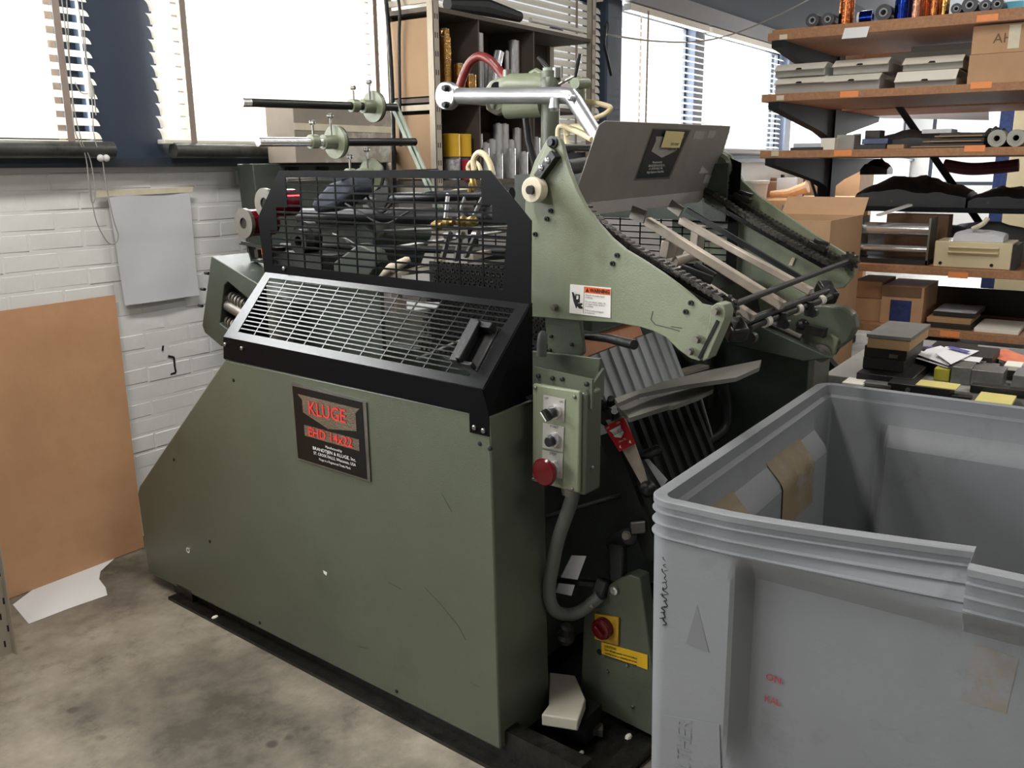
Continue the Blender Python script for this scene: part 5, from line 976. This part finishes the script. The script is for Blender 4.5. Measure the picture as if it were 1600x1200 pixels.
# ---- second shelf: white flap cartons and brown boxes
G2='white flap cartons on the second rack shelf'
def carton(lab,tl,br,z0,dep=.34,lift=.03):
    t=rb('flap_carton',lab,'carton','carton_grey',tl,br,z0,dep,G2,build=False); x,y0,y1,z1=tl[0],br[1],tl[1],tl[2]
    MB().box(x,x+dep,y0,y1,z0,z1-lift).build('body','carton_grey',t,bevel=.003)
    m=MB(); m.prism([(x-.03,y0,z1-lift-.012),(x+.045,y0,z1),(x+dep,y0,z1-.008),(x+dep,y0,z1-.013),(x+.045,y0,z1-.006),(x-.026,y0,z1-lift-.016)],(0,y1-y0,0)); L_=m.build('lid','carton_white',t)
    yc=(y0+y1)/2; m=MB(); m.prism([(x-.0312,yc-.022,z1-lift-.014),(x-.0312,yc+.022,z1-lift-.014),(x-.018,yc+.014,z1-lift-.002),(x-.018,yc-.014,z1-lift-.002)],(-.001,0,0)); m.build('finger_hole','hole_black',L_)
ca=((1211,103,1290,120),(1211,124,1290,140))
carton('grey white-lidded carton at the left end of the second shelf, lower of two',(6.080,2.131,2.140),(6.080,1.806,2.066),T1)
carton('grey white-lidded carton at the left end of the second shelf, upper of two',(6.100,2.143,2.226),(6.100,1.818,2.146),(6.080,2.131,2.140)[2]+.003)
carton('lower carton of the middle pair, lid flap sticking out',(6.080,1.807,2.136),(6.080,1.473,2.048),T1,.4)
carton('upper carton of the middle pair on the second shelf',(6.120,1.773,2.230),(6.120,1.437,2.147),(6.080,1.807,2.136)[2]+.003,.4)
carton('lower carton next to the brown boxes, its lid the widest white face',(6.050,1.376,2.130),(6.050,1.033,2.045),T1,.5,.05)
carton('upper carton next to the brown boxes, lid propped open',(6.120,1.354,2.216),(6.120,1.018,2.156),(6.050,1.376,2.130)[2]+.004,.44)
t=rb('brown_box','lower brown cardboard box at the right end of the second shelf','box','cardboard',(6.050,0.977,2.197),(6.050,0.589,2.054),T1,.5,'brown boxes on the second rack shelf')
t=rb('brown_box','upper brown cardboard box with faint printed letters and glossy tape','box','cardboard',(6.06,(6.060,0.973,2.369)[1],2.355),(6.060,0.681,2.197),(6.050,0.977,2.197)[2]+.002,.5,'brown boxes on the second rack shelf')
text('printed_letters','AH',.075,'cardboard_dark',t,Vector((6.060,0.812,2.276))+Vector((-.001,0,0)),(0,-1,0),(0,0,1))
m=MB(); a=Vector((6.058,0.787,2.345)); e_=Vector((6.058,0.728,2.218)); m.box(6.0575,6.0592,e_.y,a.y,e_.z,a.z); m.build('packing_tape','tape_cream',t)
rb('flat_box','flat grey box lying on the deep carton at the back of the second shelf','box','carton_grey',(6.75,(6.750,1.451,2.389)[1],2.345),(6.750,1.053,2.272),(6.720,1.579,2.307)[2]+.002,.3); rb('flat_box','deep grey carton under the flat grey box','box','carton_grey',(6.720,1.579,2.307),(6.720,1.026,2.158),T1,.4)
# ---- third shelf
G3='stationery and dies on the third rack shelf'
rb('black_tray','flat black tray at the left end of the third shelf','tray','black_satin',(6.06,(6.060,1.999,1.714)[1],T2+.018),(6.060,1.789,1.694),T2,.3); rb('paper_pile','thin pile of papers on the flat black tray','paper','paper_grey',(6.12,(6.120,1.999,1.735)[1],T2+.045),(6.120,1.820,1.711),T2+.0185,.22)
rb('small_box','small white box in front of the rack post','box','carton_white',(6.080,1.807,1.750),(6.080,1.718,1.696),T2,.12); rb('small_box','grey box right of the small white box','box','carton_grey',(6.160,1.730,1.770),(6.160,1.619,1.699),T2,.16)
rb('black_strip','long flat black strip on the third shelf','strip','black_satin',(6.050,1.587,1.705),(6.050,1.397,1.683),T2,.1); rb('ring_binder','small blue and white box lying on the black strip','box','tape_blue',(6.050,1.543,1.740),(6.050,1.388,1.717),T2+.03,.12)
rb('white_packet','small white packet behind the blue and white box','packet','paper',(6.300,1.666,1.779),(6.300,1.625,1.713),T2,.05)
rb('cream_block','pale wooden block at the front edge of the third shelf','block','mdf',(6.030,1.386,1.701),(6.030,1.287,1.680),T2,.1)
rb('grey_crate','grey box behind the small blue and white box','box','tarp_grey',(6.400,1.616,1.801),(6.400,1.521,1.725),T2,.13)
for i in range(3):
    t=rb('die_plate','dark die plate in the pile beside the grey paper rolls, %s'%('lowest','middle','topmost')[i],'die','die_dark',(6.05+.02*i,(6.050,1.202,1.706)[1]-.05*i,T2+.026+.030*i),(6.050,0.853,1.677),T2+.030*i,.32,'die plates on the third rack shelf')
    y=(6.050,0.849,1.677)[1]; m=MB(); m.box(6.047+.02*i,6.0495+.02*i,y+.02,y+.40-.06*i,T2+.006+.030*i,T2+.012+.030*i); m.build('edge_strip','mdf',t)
rb('paper_pile','grey curled papers on top of the die plates','paper','paper_grey',(6.1,(6.100,1.207,1.767)[1],T2+.112),(6.100,1.040,1.740),T2+.087,.2)
endroll((6.050,0.786,1.744),.049,.5,'roll_paper','grey green paper roll lying end-on, left of the pair',T2,'paper rolls on the third rack shelf','carton_grey','paper_roll'); endroll((6.050,0.687,1.741),.049,.5,'roll_paper','grey green paper roll lying end-on, right of the pair',T2,'paper rolls on the third rack shelf','carton_grey','paper_roll')
def heap(name,lab,cat,mt,x0,x1,y0,y1,z0,h,seed,n=14,mm_=12):
    rr=random.Random(seed); ph=[rr.uniform(0,6.28) for _ in range(8)]
    top=[[ (x0+(x1-x0)*i/mm_, y0+(y1-y0)*j/n, z0+.006+h*max(0,(math.sin(math.pi*(.06+.88*j/n))**.35*math.sin(math.pi*(.08+.84*i/mm_))**.4))*(.84+.09*math.sin(3.1*j/n*2+ph[0]+2*i/mm_)+.05*math.sin(9*j/n*2+ph[1]-5*i/mm_)+.10*rr.random())) for i in range(mm_+1)] for j in range(n+1)]
    W_=mm_+1; vs=[q for r in top for q in r]; bs=[(q[0],q[1],z0) for q in vs]; N_=len(vs); fs=[]
    for j in range(n):
        for i in range(mm_): a=j*W_+i; fs+=[(a,a+1,a+W_+1,a+W_),(N_+a+W_,N_+a+W_+1,N_+a+1,N_+a)]
    ed=[i for i in range(W_)]+[j*W_+mm_ for j in range(1,n+1)]+[n*W_+i for i in range(mm_-1,-1,-1)]+[j*W_ for j in range(n-1,0,-1)]
    fs+=[(ed[k],ed[(k+1)%len(ed)],N_+ed[(k+1)%len(ed)],N_+ed[k]) for k in range(len(ed))]
    m=MB(); m.add(vs+bs,fs); return m.build(name,mt,tag=(lab,cat),ang=18)
heap('grey_tarp','grey crumpled plastic sheeting at the back of the third shelf','sheeting','tarp_grey',6.55,7.15,(6.600,0.963,1.783)[1],(6.600,1.612,1.801)[1],T2,.14,3)
heap('grey_tarp','pale grey wrapped packet behind the paper rolls','packet','paper_grey',6.62,7.1,(6.600,0.819,1.799)[1],(6.600,0.957,1.803)[1],T2,.15,8)
m=MB(); m.quad((8.640,2.197,2.058),(8.640,1.208,2.028),(8.640,1.197,1.926),(8.640,2.191,1.981),.003); m.build('hanging_sheet','paper_grey',tag=('pale sheet hanging under the far side of the second shelf','sheet'))
m=MB(); a=Vector((8.300,1.446,1.567)); e_=Vector((8.300,0.900,1.563)); m.tube(bez([a,a+(e_-a)*.35+Vector((0,0,-.03)),a+(e_-a)*.7+Vector((0,0,-.02)),e_],6),.05,10); m.build('purple_cloth','purple_cloth',tag=('dark purple cloth bundle under the third shelf','cloth'))
heap('black_rag','black rag hanging over the third shelf arm','rag','black_satin',7.6,7.8,(7.700,1.729,1.587)[1],(7.700,1.934,1.588)[1],1.50,.12,5,8,6)
# ---- dark shelf: black sheeting
heap('black_sheeting','heap of black plastic sheeting on the dark middle shelf','sheeting','tarp_dark',6.6,7.12,(6.600,0.997,1.463)[1],(6.600,1.698,1.461)[1],T3,.20,11,18,10)
heap('black_sheeting','flatter black plastic sheeting at the right of the dark middle shelf','sheeting','tarp_dark',6.6,7.12,(6.600,0.529,1.406)[1],(6.600,0.983,1.402)[1],T3,.13,12,14,10)
heap('grey_tarp','flattened grey sheeting on the fourth shelf behind the cream housing','sheeting','tarp_grey',6.62,7.1,(6.600,0.492,1.091)[1],(6.600,1.635,1.045)[1],T4,.26,14,18,10)
m=MB(); m.box(6.38,6.53,(6.500,1.050,1.241)[1],(6.500,1.428,1.232)[1],T4,1.262); m.build('brown_box','cardboard_dark',tag=('dark brown box behind the chrome rollers','box'))
# ---- fourth shelf: chrome rollers and cream housing
CRL=thing('chrome_roller','pair of chrome rollers on end plates left of the cream housing','roller',(6.2,1.3,T4))
ya,yb=(6.200,1.523,1.079)[1],(6.200,1.104,1.096)[1]
MB().cyl((6.2,ya,T4+.21),(6.2,yb,T4+.21),.042,20).build('roller','chrome',CRL); MB().cyl((6.15,ya,T4+.09),(6.15,yb,T4+.09),.024,16).build('roller','chrome',CRL)
MB().box(6.08,6.30,yb-.006,yb+.006,T4,T4+.29).build('end_plate','steel_dull',CRL); MB().box(6.08,6.30,ya-.006,ya+.006,T4,T4+.29).build('end_plate','steel_dull',CRL); MB().box(6.08,6.32,yb-.01,ya+.01,T4+.0005,T4+.03).build('base_plate','die_dark',CRL)
MB().bar((6.12,ya-.1,T4+.3),(6.3,ya-.25,T4+.36),.04,.012).build('guard_strip','tub_white',CRL)
CH=thing('cream_housing','cream enamelled housing with two louvres on the fourth shelf','housing',(6.2,.9,T4))
yl,yr,zt=(6.040,1.057,1.141)[1],(6.040,0.635,1.157)[1],(6.040,1.055,1.125)[2]
MB().box(6.04,6.34,yr,yl,T4,zt).build('case','cream_enamel',CH,bevel=.006)
for k in (.64,.83): 
    z=T4+(zt-T4)*k; m=MB(); m.prism([(6.04,yr+.07,z),(6.018,yr+.07,z-.008),(6.04,yr+.07,z-.026)],(0,yl-yr-.15,0)); m.build('louvre','cream_enamel',CH)
for y in (yl-.04,yr+.10): MB().cyl((6.043,y,T4+.025),(6.036,y,T4+.025),.010,10).build('screw','hole_black',CH)
MB().box(6.05,6.34,yr-.025,yr-.001,T4+.0,zt-.01).build('side_panel','die_dark',CH)
heap('plastic_bag','clear grey plastic bag with cream tape on the cream housing','bag','paper_grey',6.06,6.3,(6.100,0.691,1.177)[1],(6.100,0.962,1.167)[1],zt+.001,.07,21,10,8)
m=MB(); m.tube(bez([(6.08,(6.100,0.865,1.190)[1],zt+.075),(6.07,(6.100,0.813,1.199)[1],zt+.105),(6.09,(6.100,0.789,1.230)[1],zt+.14)],6),.014,8); m.build('cream_tape','tape_cream',tag=('strip of cream tape sticking up from the plastic bag','tape'))
# ---- bottom shelf
G5='boxes on the lowest rack shelf'
t=rb('carton_stack_box','lower pale cardboard box behind the press on the lowest shelf','box','cardboard',(6.100,1.584,0.730),(6.100,1.345,0.580),T5,.4,G5); rb('carton_stack_box','upper pale cardboard box behind the press on the lowest shelf','box','cardboard',(6.120,1.541,0.841),(6.120,1.360,0.745),(6.100,1.584,0.730)[2]+.002,.38,G5)
t=rb('taped_box','cardboard box sealed with wide blue tape on the lowest shelf','box','cardboard',(6.060,1.345,0.828),(6.060,1.094,0.593),T5,.45,G5)
m=MB(); a=Vector((6.058,1.287,0.741)); e_=Vector((6.058,1.161,0.587)); m.box(6.057,6.0605,e_.y,a.y,T5+.002,a.z); m.build('blue_tape','tape_blue',t)
m=MB(); a=Vector((6.058,1.341,0.828)); e_=Vector((6.058,1.109,0.763)); m.box(6.056,6.0605,e_.y,a.y,e_.z,a.z); m.build('top_band','cardboard_dark',t)
rb('black_board','black upright board leaning at the back of the lowest shelf','board','black_satin',(6.750,1.166,0.762),(6.750,0.582,0.486),T5,.03)
for i,(tl,br,z0,mt,lab) in enumerate((((6.060,1.060,0.596),(6.060,0.806,0.600),T5,'die_dark','dark die board at the front of the lowest shelf'),((6.070,1.066,0.631),(6.070,0.817,0.625),T5+.032,'mdf','pale die board on the dark die board of the lowest shelf'),((6.140,1.045,0.668),(6.140,0.803,0.665),T5+.064,'die_dark','brown black die board topmost of its pile on the lowest shelf'))):
    tl=(tl[0],tl[1],z0+.03); rb('die_board',lab,'die',mt,tl,br,z0,.4,'die boards on the lowest rack shelf')
rb('white_board','flat pale board lying at the right of the lowest shelf','board','carton_white',(6.040,0.789,0.609),(6.040,0.548,0.612),T5,.4); rb('black_frame_bar','long black bar behind the flat pale board','bar','black_satin',(6.500,0.863,0.596),(6.500,0.427,0.598),T5,.08)
rb('grey_slab','wide grey slab leaning under the lowest shelf','slab','tarp_grey',(6.300,0.962,0.452),(6.300,0.382,0.356),.02,.3); rb('dark_crate','dark brown crate on the floor under the lowest shelf','crate','die_dark',(6.350,1.136,0.473),(6.350,0.952,0.342),.001,.4)
# ================================================================ tall open carton in front of the rack
OC=thing('open_carton','tall brown open carton standing behind the delivery of the press','carton',(5.2,1.55,0))
x0,x1,y0,y1,z0,z1=4.9,5.55,1.375,1.86,.02,1.295
m=MB(); m.box(x0,x0+.008,y0,y1,z0,z1); m.build('carton_side','cardboard',OC); m=MB(); m.box(x1-.008,x1,y0,y1,z0,z1); m.build('carton_side','cardboard',OC)
m=MB(); m.box(x0+.008,x1-.008,y0,y0+.008,z0,z1+.004); m.build('carton_side','cardboard',OC); m=MB(); m.box(x0+.008,x1-.008,y1-.008,y1,z0,z1); m.build('carton_side','cardboard',OC)
m=MB(); m.box(x0+.01,x1-.01,y0+.01,y1-.01,z0,z0+.01); m.build('carton_bottom','cardboard',OC)
m=MB(); m.prism([(x1,y0,z1),(x1,y1,z1),(x1+.10,y1,z1+.10),(x1+.10,y0,z1+.10)],(.006,0,-.004)); m.build('carton_flap','cardboard',OC)
m=MB(); m.prism([(x0,y1,z1),(x1,y1,z1),(x1,y1+.12,z1+.06),(x0,y1+.12,z1+.06)],(0,.004,-.006)); m.build('carton_flap','cardboard',OC)
# ================================================================ table of dies between bin and rack
TB=thing('die_table','cluttered grey table full of dies between the bin and the rack','table',(4.4,.1,0))
MB().box(3.465,4.42,-.75,.955,.76,.80).build('table_top','table_top',TB,bevel=.003)
for x in (3.53,4.36):
    for y in (-.67,.90): MB().box(x-.025,x+.025,y-.025,y+.025,0,.76).build('leg','rack_steel',TB)
MB().box(3.52,4.37,-.67,.9,.28,.30).build('lower_shelf','table_top',TB)
Z=.8005
def td(name,lab,cat,mt,fl,fr,z0,z1,dep,grp=None,bev=.002):
    t=thing(name,lab,cat,(fl[0]+dep/2,(fl[1]+fr[1])/2,z0),group=grp); MB().box(fl[0],fl[0]+dep,fr[1],fl[1],z0,z1).build('body',mt,t,bevel=bev); return t
GS='dies stacked on the table'
t=td('die_plate','wide black die plate at the bottom of the stack on the table','die','black_satin',(3.410,0.821,0.815),(3.406,0.625,0.815),Z,.835,.34,GS); MB().box(*(lambda f,r:(f[0]-.003,f[0],r[1],f[1],.806,.812))((3.410,0.821,0.815),(3.406,0.625,0.815))).build('edge_strip','steel_dull',t)
td('die_plate','dark die block second from the bottom of the table stack','die','die_dark',(3.498,0.823,0.850),(3.500,0.676,0.850),.8355,.880,.30,GS)
t=td('die_plate','dark brown die block under the pale wooden board','die','die_dark',(3.498,0.821,0.885),(3.486,0.670,0.885),.8805,.925,.30,GS); MB().box(*(lambda f,r:(f[0]-.003,f[0],r[1]+.03,f[1]-.09,.886,.9))((3.498,0.821,0.885),(3.486,0.670,0.885))).build('edge_strip','steel_dull',t)
t=td('die_plate','pale wooden die board with a grey top at the top of the table stack','die','mdf',(3.450,0.801,0.930),(3.432,0.654,0.930),.9255,.965,.34,GS); MB().box(*(lambda f,r:(f[0]-.004,f[0]+.344,r[1]-.004,f[1]+.004,.9655,.977))((3.450,0.801,0.930),(3.432,0.654,0.930))).build('grey_top','die_grey',t)
t=td('die_plate','black die with a yellow face and two holes at the table edge','die','black_satin',(3.309,0.688,0.810),(3.312,0.483,0.810),Z,.835,.097,None)
f,r=(3.256,0.596,0.836),(3.265,0.466,0.836); MB().box((3.309,0.688,0.810)[0]+.002,(3.309,0.688,0.810)[0]+.095,r[1]+.0,f[1],.8355,.8385).build('yellow_face','yellow_sheet',t)
for p in ((3.322,0.681,0.820),(3.329,0.618,0.820)): MB().cyl((p[0]+.0,p[1],.818),(p[0]-.03,p[1],.818),.008,10).build('stud','steel',t)
m=MB()
SHT=(((3.773,0.704,0.860),(3.985,0.636,0.860),(3.807,0.535,0.860),(3.599,0.541,0.860),'white loose sheet nearest the die stack'),((3.732,0.611,0.875),(3.901,0.604,0.875),(3.874,0.479,0.875),(3.554,0.526,0.875),'white loose sheet on top of the paper pile'),((3.941,0.581,0.868),(3.858,0.453,0.868),(3.680,0.450,0.868),(3.695,0.554,0.868),'white loose sheet with a violet edge at the right of the pile'),((3.714,0.679,0.850),(3.598,0.544,0.850),(3.697,0.451,0.850),(3.939,0.555,0.850),'grey sheet at the bottom of the paper pile'))
for i,(a,b_,c_,d_,lab) in enumerate(SHT): 
    q=MB(); q.quad(a,b_,c_,d_,.0015); q.build('loose_sheet','paper' if i<3 else 'paper_grey',tag=(lab,'paper','loose sheets on the table'))
f=(3.894,0.720,0.853); q=MB(); q.quad(f,(3.960,0.665,0.853),(3.994,0.661,0.853),(3.955,0.723,0.853),.001); q.build('loose_sheet','violet_paper',tag=('violet edged sheet behind the white loose sheets','paper','loose sheets on the table'))
q=MB(); q.quad((3.833,0.588,0.883),(3.768,0.505,0.883),(3.800,0.500,0.883),(3.869,0.580,0.883),.001); q.build('loose_sheet','violet_paper',tag=('violet strip lying on the white paper pile','paper','loose sheets on the table'))
td('paper_tray','low dark tray that carries the loose sheets','tray','die_dark',(3.762,0.680,0.810),(3.756,0.522,0.810),Z,.848,.4)
td('yellow_box','small bright yellow box beside the white scrap','box','yellow_box',(3.587,0.586,0.820),(3.596,0.532,0.820),Z,.846,.12); q=MB(); q.quad((3.604,0.576,0.803),(3.605,0.536,0.803),(3.743,0.537,0.803),(3.792,0.564,0.803),.002); q.build('paper_scrap','paper',tag=('white paper scrap in front of the yellow box','paper'))
GD='metal die blocks on the table'
for i,(fl,fr,h,dep,mt,lab) in enumerate((((3.566,0.525,0.800),(3.527,0.459,0.800),.065,.12,'die_metal','grey metal block right of the yellow box'),((3.776,0.513,0.820),(3.757,0.419,0.820),.07,.22,'die_dark','dark block with a printed end under the paper pile'),((3.572,0.462,0.800),(3.584,0.355,0.800),.06,.12,'die_metal','long grey metal block behind the black rail'),((3.737,0.374,0.800),(3.725,0.317,0.800),.055,.10,'carton_white','white block with a dark front at the right of the table'),((3.601,0.328,0.800),(3.585,0.266,0.800),.05,.2,'die_grey','grey block at the right edge of the table'),((3.825,0.709,0.800),(3.754,0.668,0.800),.06,.1,'die_dark','small dark block right of the die stack'),((3.716,0.464,0.800),(3.713,0.392,0.800),.05,.07,'die_grey','grey die block behind the long metal block'))):
    t=td('die_block',lab,'block',mt,fl,fr,Z,.80+h,dep,GD)
    if i==1: q=MB(); q.box(fl[0]-.002,fl[0],fr[1]+.02,fl[1]-.01,.812,.855); q.build('printed_end','tin_print',t)
    if i==3: q=MB(); q.box(fl[0]-.002,fl[0],fr[1]+.004,fl[1]-.004,.803,.838); q.build('dark_front','die_dark',t)
td('black_rail','long black grooved rail in front of the metal blocks','rail','black_satin',(3.460,0.443,0.800),(3.448,0.248,0.800),Z,.828,.05); td('black_rail','short black rail at the table edge beside the yellow faced die','rail','black_satin',(3.318,0.512,0.800),(3.317,0.419,0.800),Z,.815,.04)
td('yellow_sheet_pile','yellowish sheets in a clear sleeve at the table edge','sheet','yellow_sheet',(3.305,0.405,0.800),(3.309,0.294,0.800),Z,.812,.14)
td('white_carton','flat white board at the left corner of the table','board','carton_white',(3.321,0.849,0.800),(3.311,0.776,0.800),Z,.812,.1); td('grey_box','grey plastic sleeve beside the flat white board','sleeve','die_grey',(3.353,0.782,0.800),(3.338,0.698,0.800),Z,.814,.08)
q=MB(); q.quad((3.978,0.467,0.840),(3.799,0.313,0.840),(4.004,0.312,0.840),(4.160,0.420,0.840),.002); q.build('flyer','flyer_orange',tag=('orange and pink printed flyer behind the dark block','flyer'))
td('flat_box','flat speckled box under the orange flyer','box','die_grey',(3.896,0.408,0.810),(3.883,0.264,0.810),Z,.837,.3)
# ================================================================ dark trough and boxes behind the press arm
m=MB(); a,b_=Vector((3.750,1.098,0.684)),Vector((3.750,0.994,0.785)); m.bar(a,b_,.05,.16); m.build('dark_board','rack_steel',tag=('dark board sloping behind the pivot pin of the press','board'))
rb('small_carton','small cardboard box low behind the grey press cabinet','box','cardboard',(4.300,1.370,0.606),(4.300,1.277,0.534),.55,.2); MB().box(4.2,4.8,1.0,1.32,0,.549).build('grey_plinth','die_grey',tag=('grey plinth under the small cardboard box','plinth'))
# ================================================================ workbench and stored things by the far windows
WB=thing('workbench','pale wooden workbench below the far windows','workbench',(9.6,3.0,0))
MB().box(9.0,10.4,2.48,3.42,1.185,1.235).build('bench_top','light_pine',WB)
for x in (9.05,10.33):
    for y in (2.55,2.9,3.35): MB().box(x-.05,x+.05,y-.05,y+.05,0,1.185).build('leg','light_pine',WB)
MB().box(9.0,9.05,2.5,3.4,1.10,1.185).build('rail','light_pine',WB)
m=MB(); m.tube([(9.200,3.207,1.288),(9.200,3.023,1.296),(9.200,2.834,1.361)],[.03,.045,.06],10); m.build('turned_spindle','light_pine',tag=('pale turned wooden spindle lying on the workbench','spindle'))
t=thing('white_tub','white plastic tub with lid at the left of the workbench','tub',(9.0,3.2,1.236)); c=(9.150,3.407,1.307); MB().lathe((9.22,c[1],1.2365),(0,0,1),[(0,.14),(.15,.155)],24).build('tub_body','tub_white',t); MB().lathe((9.22,c[1],1.3885),(0,0,1),[(0,.165),(.03,.165),(.034,.15)],24).build('tub_lid','tub_white',t)
rb('bench_box','small cardboard box on the workbench','box','cardboard',(9.700,3.517,1.392),(9.700,3.314,1.305),1.236,.25); rb('clear_box','clear blue white plastic box on the workbench','box','cyan_box' if 0 else 'paper_grey',(9.600,3.288,1.441),(9.600,3.069,1.323),1.236,.2)
FR2=thing('frame_clamp','dark tool frame hanging below the far window sill','tool',(9.9,3.2,1.35)); a=Vector((9.900,3.362,1.545)); e_=Vector((9.900,3.137,1.423))
for y in (a.y,e_.y): MB().box(9.98,10.02,y-.015,y+.015,1.24,1.47).build('bar','black_satin',FR2)
MB().bar((10.0,a.y,1.44),(10.0,e_.y,1.38),.02,.02).build('bar','black_satin',FR2); MB().cyl((10.0,a.y+.28,1.42),(10.0,a.y,1.42),.018,8).build('handle','mdf',FR2)
rb('brown_cupboard','brown wooden cupboard behind the rack post','cupboard','cardboard',(10.600,3.398,1.540),(10.600,2.689,1.061),.0,.6); rb('pale_panel','pale grey panel between bench and cupboard','panel','lintel_grey',(8.900,2.981,1.194),(8.900,2.869,1.042),.0,.06)
rb('blue_crate','blue slatted crate beyond the rack','crate','tape_blue',(10.500,1.356,2.091),(10.500,1.223,1.914),.0,.4); rb('cream_cabinet','cream cabinet beyond the rack at the right edge','cabinet','cream_enamel',(10.400,1.219,2.081),(10.400,0.896,1.842),.0,.4)
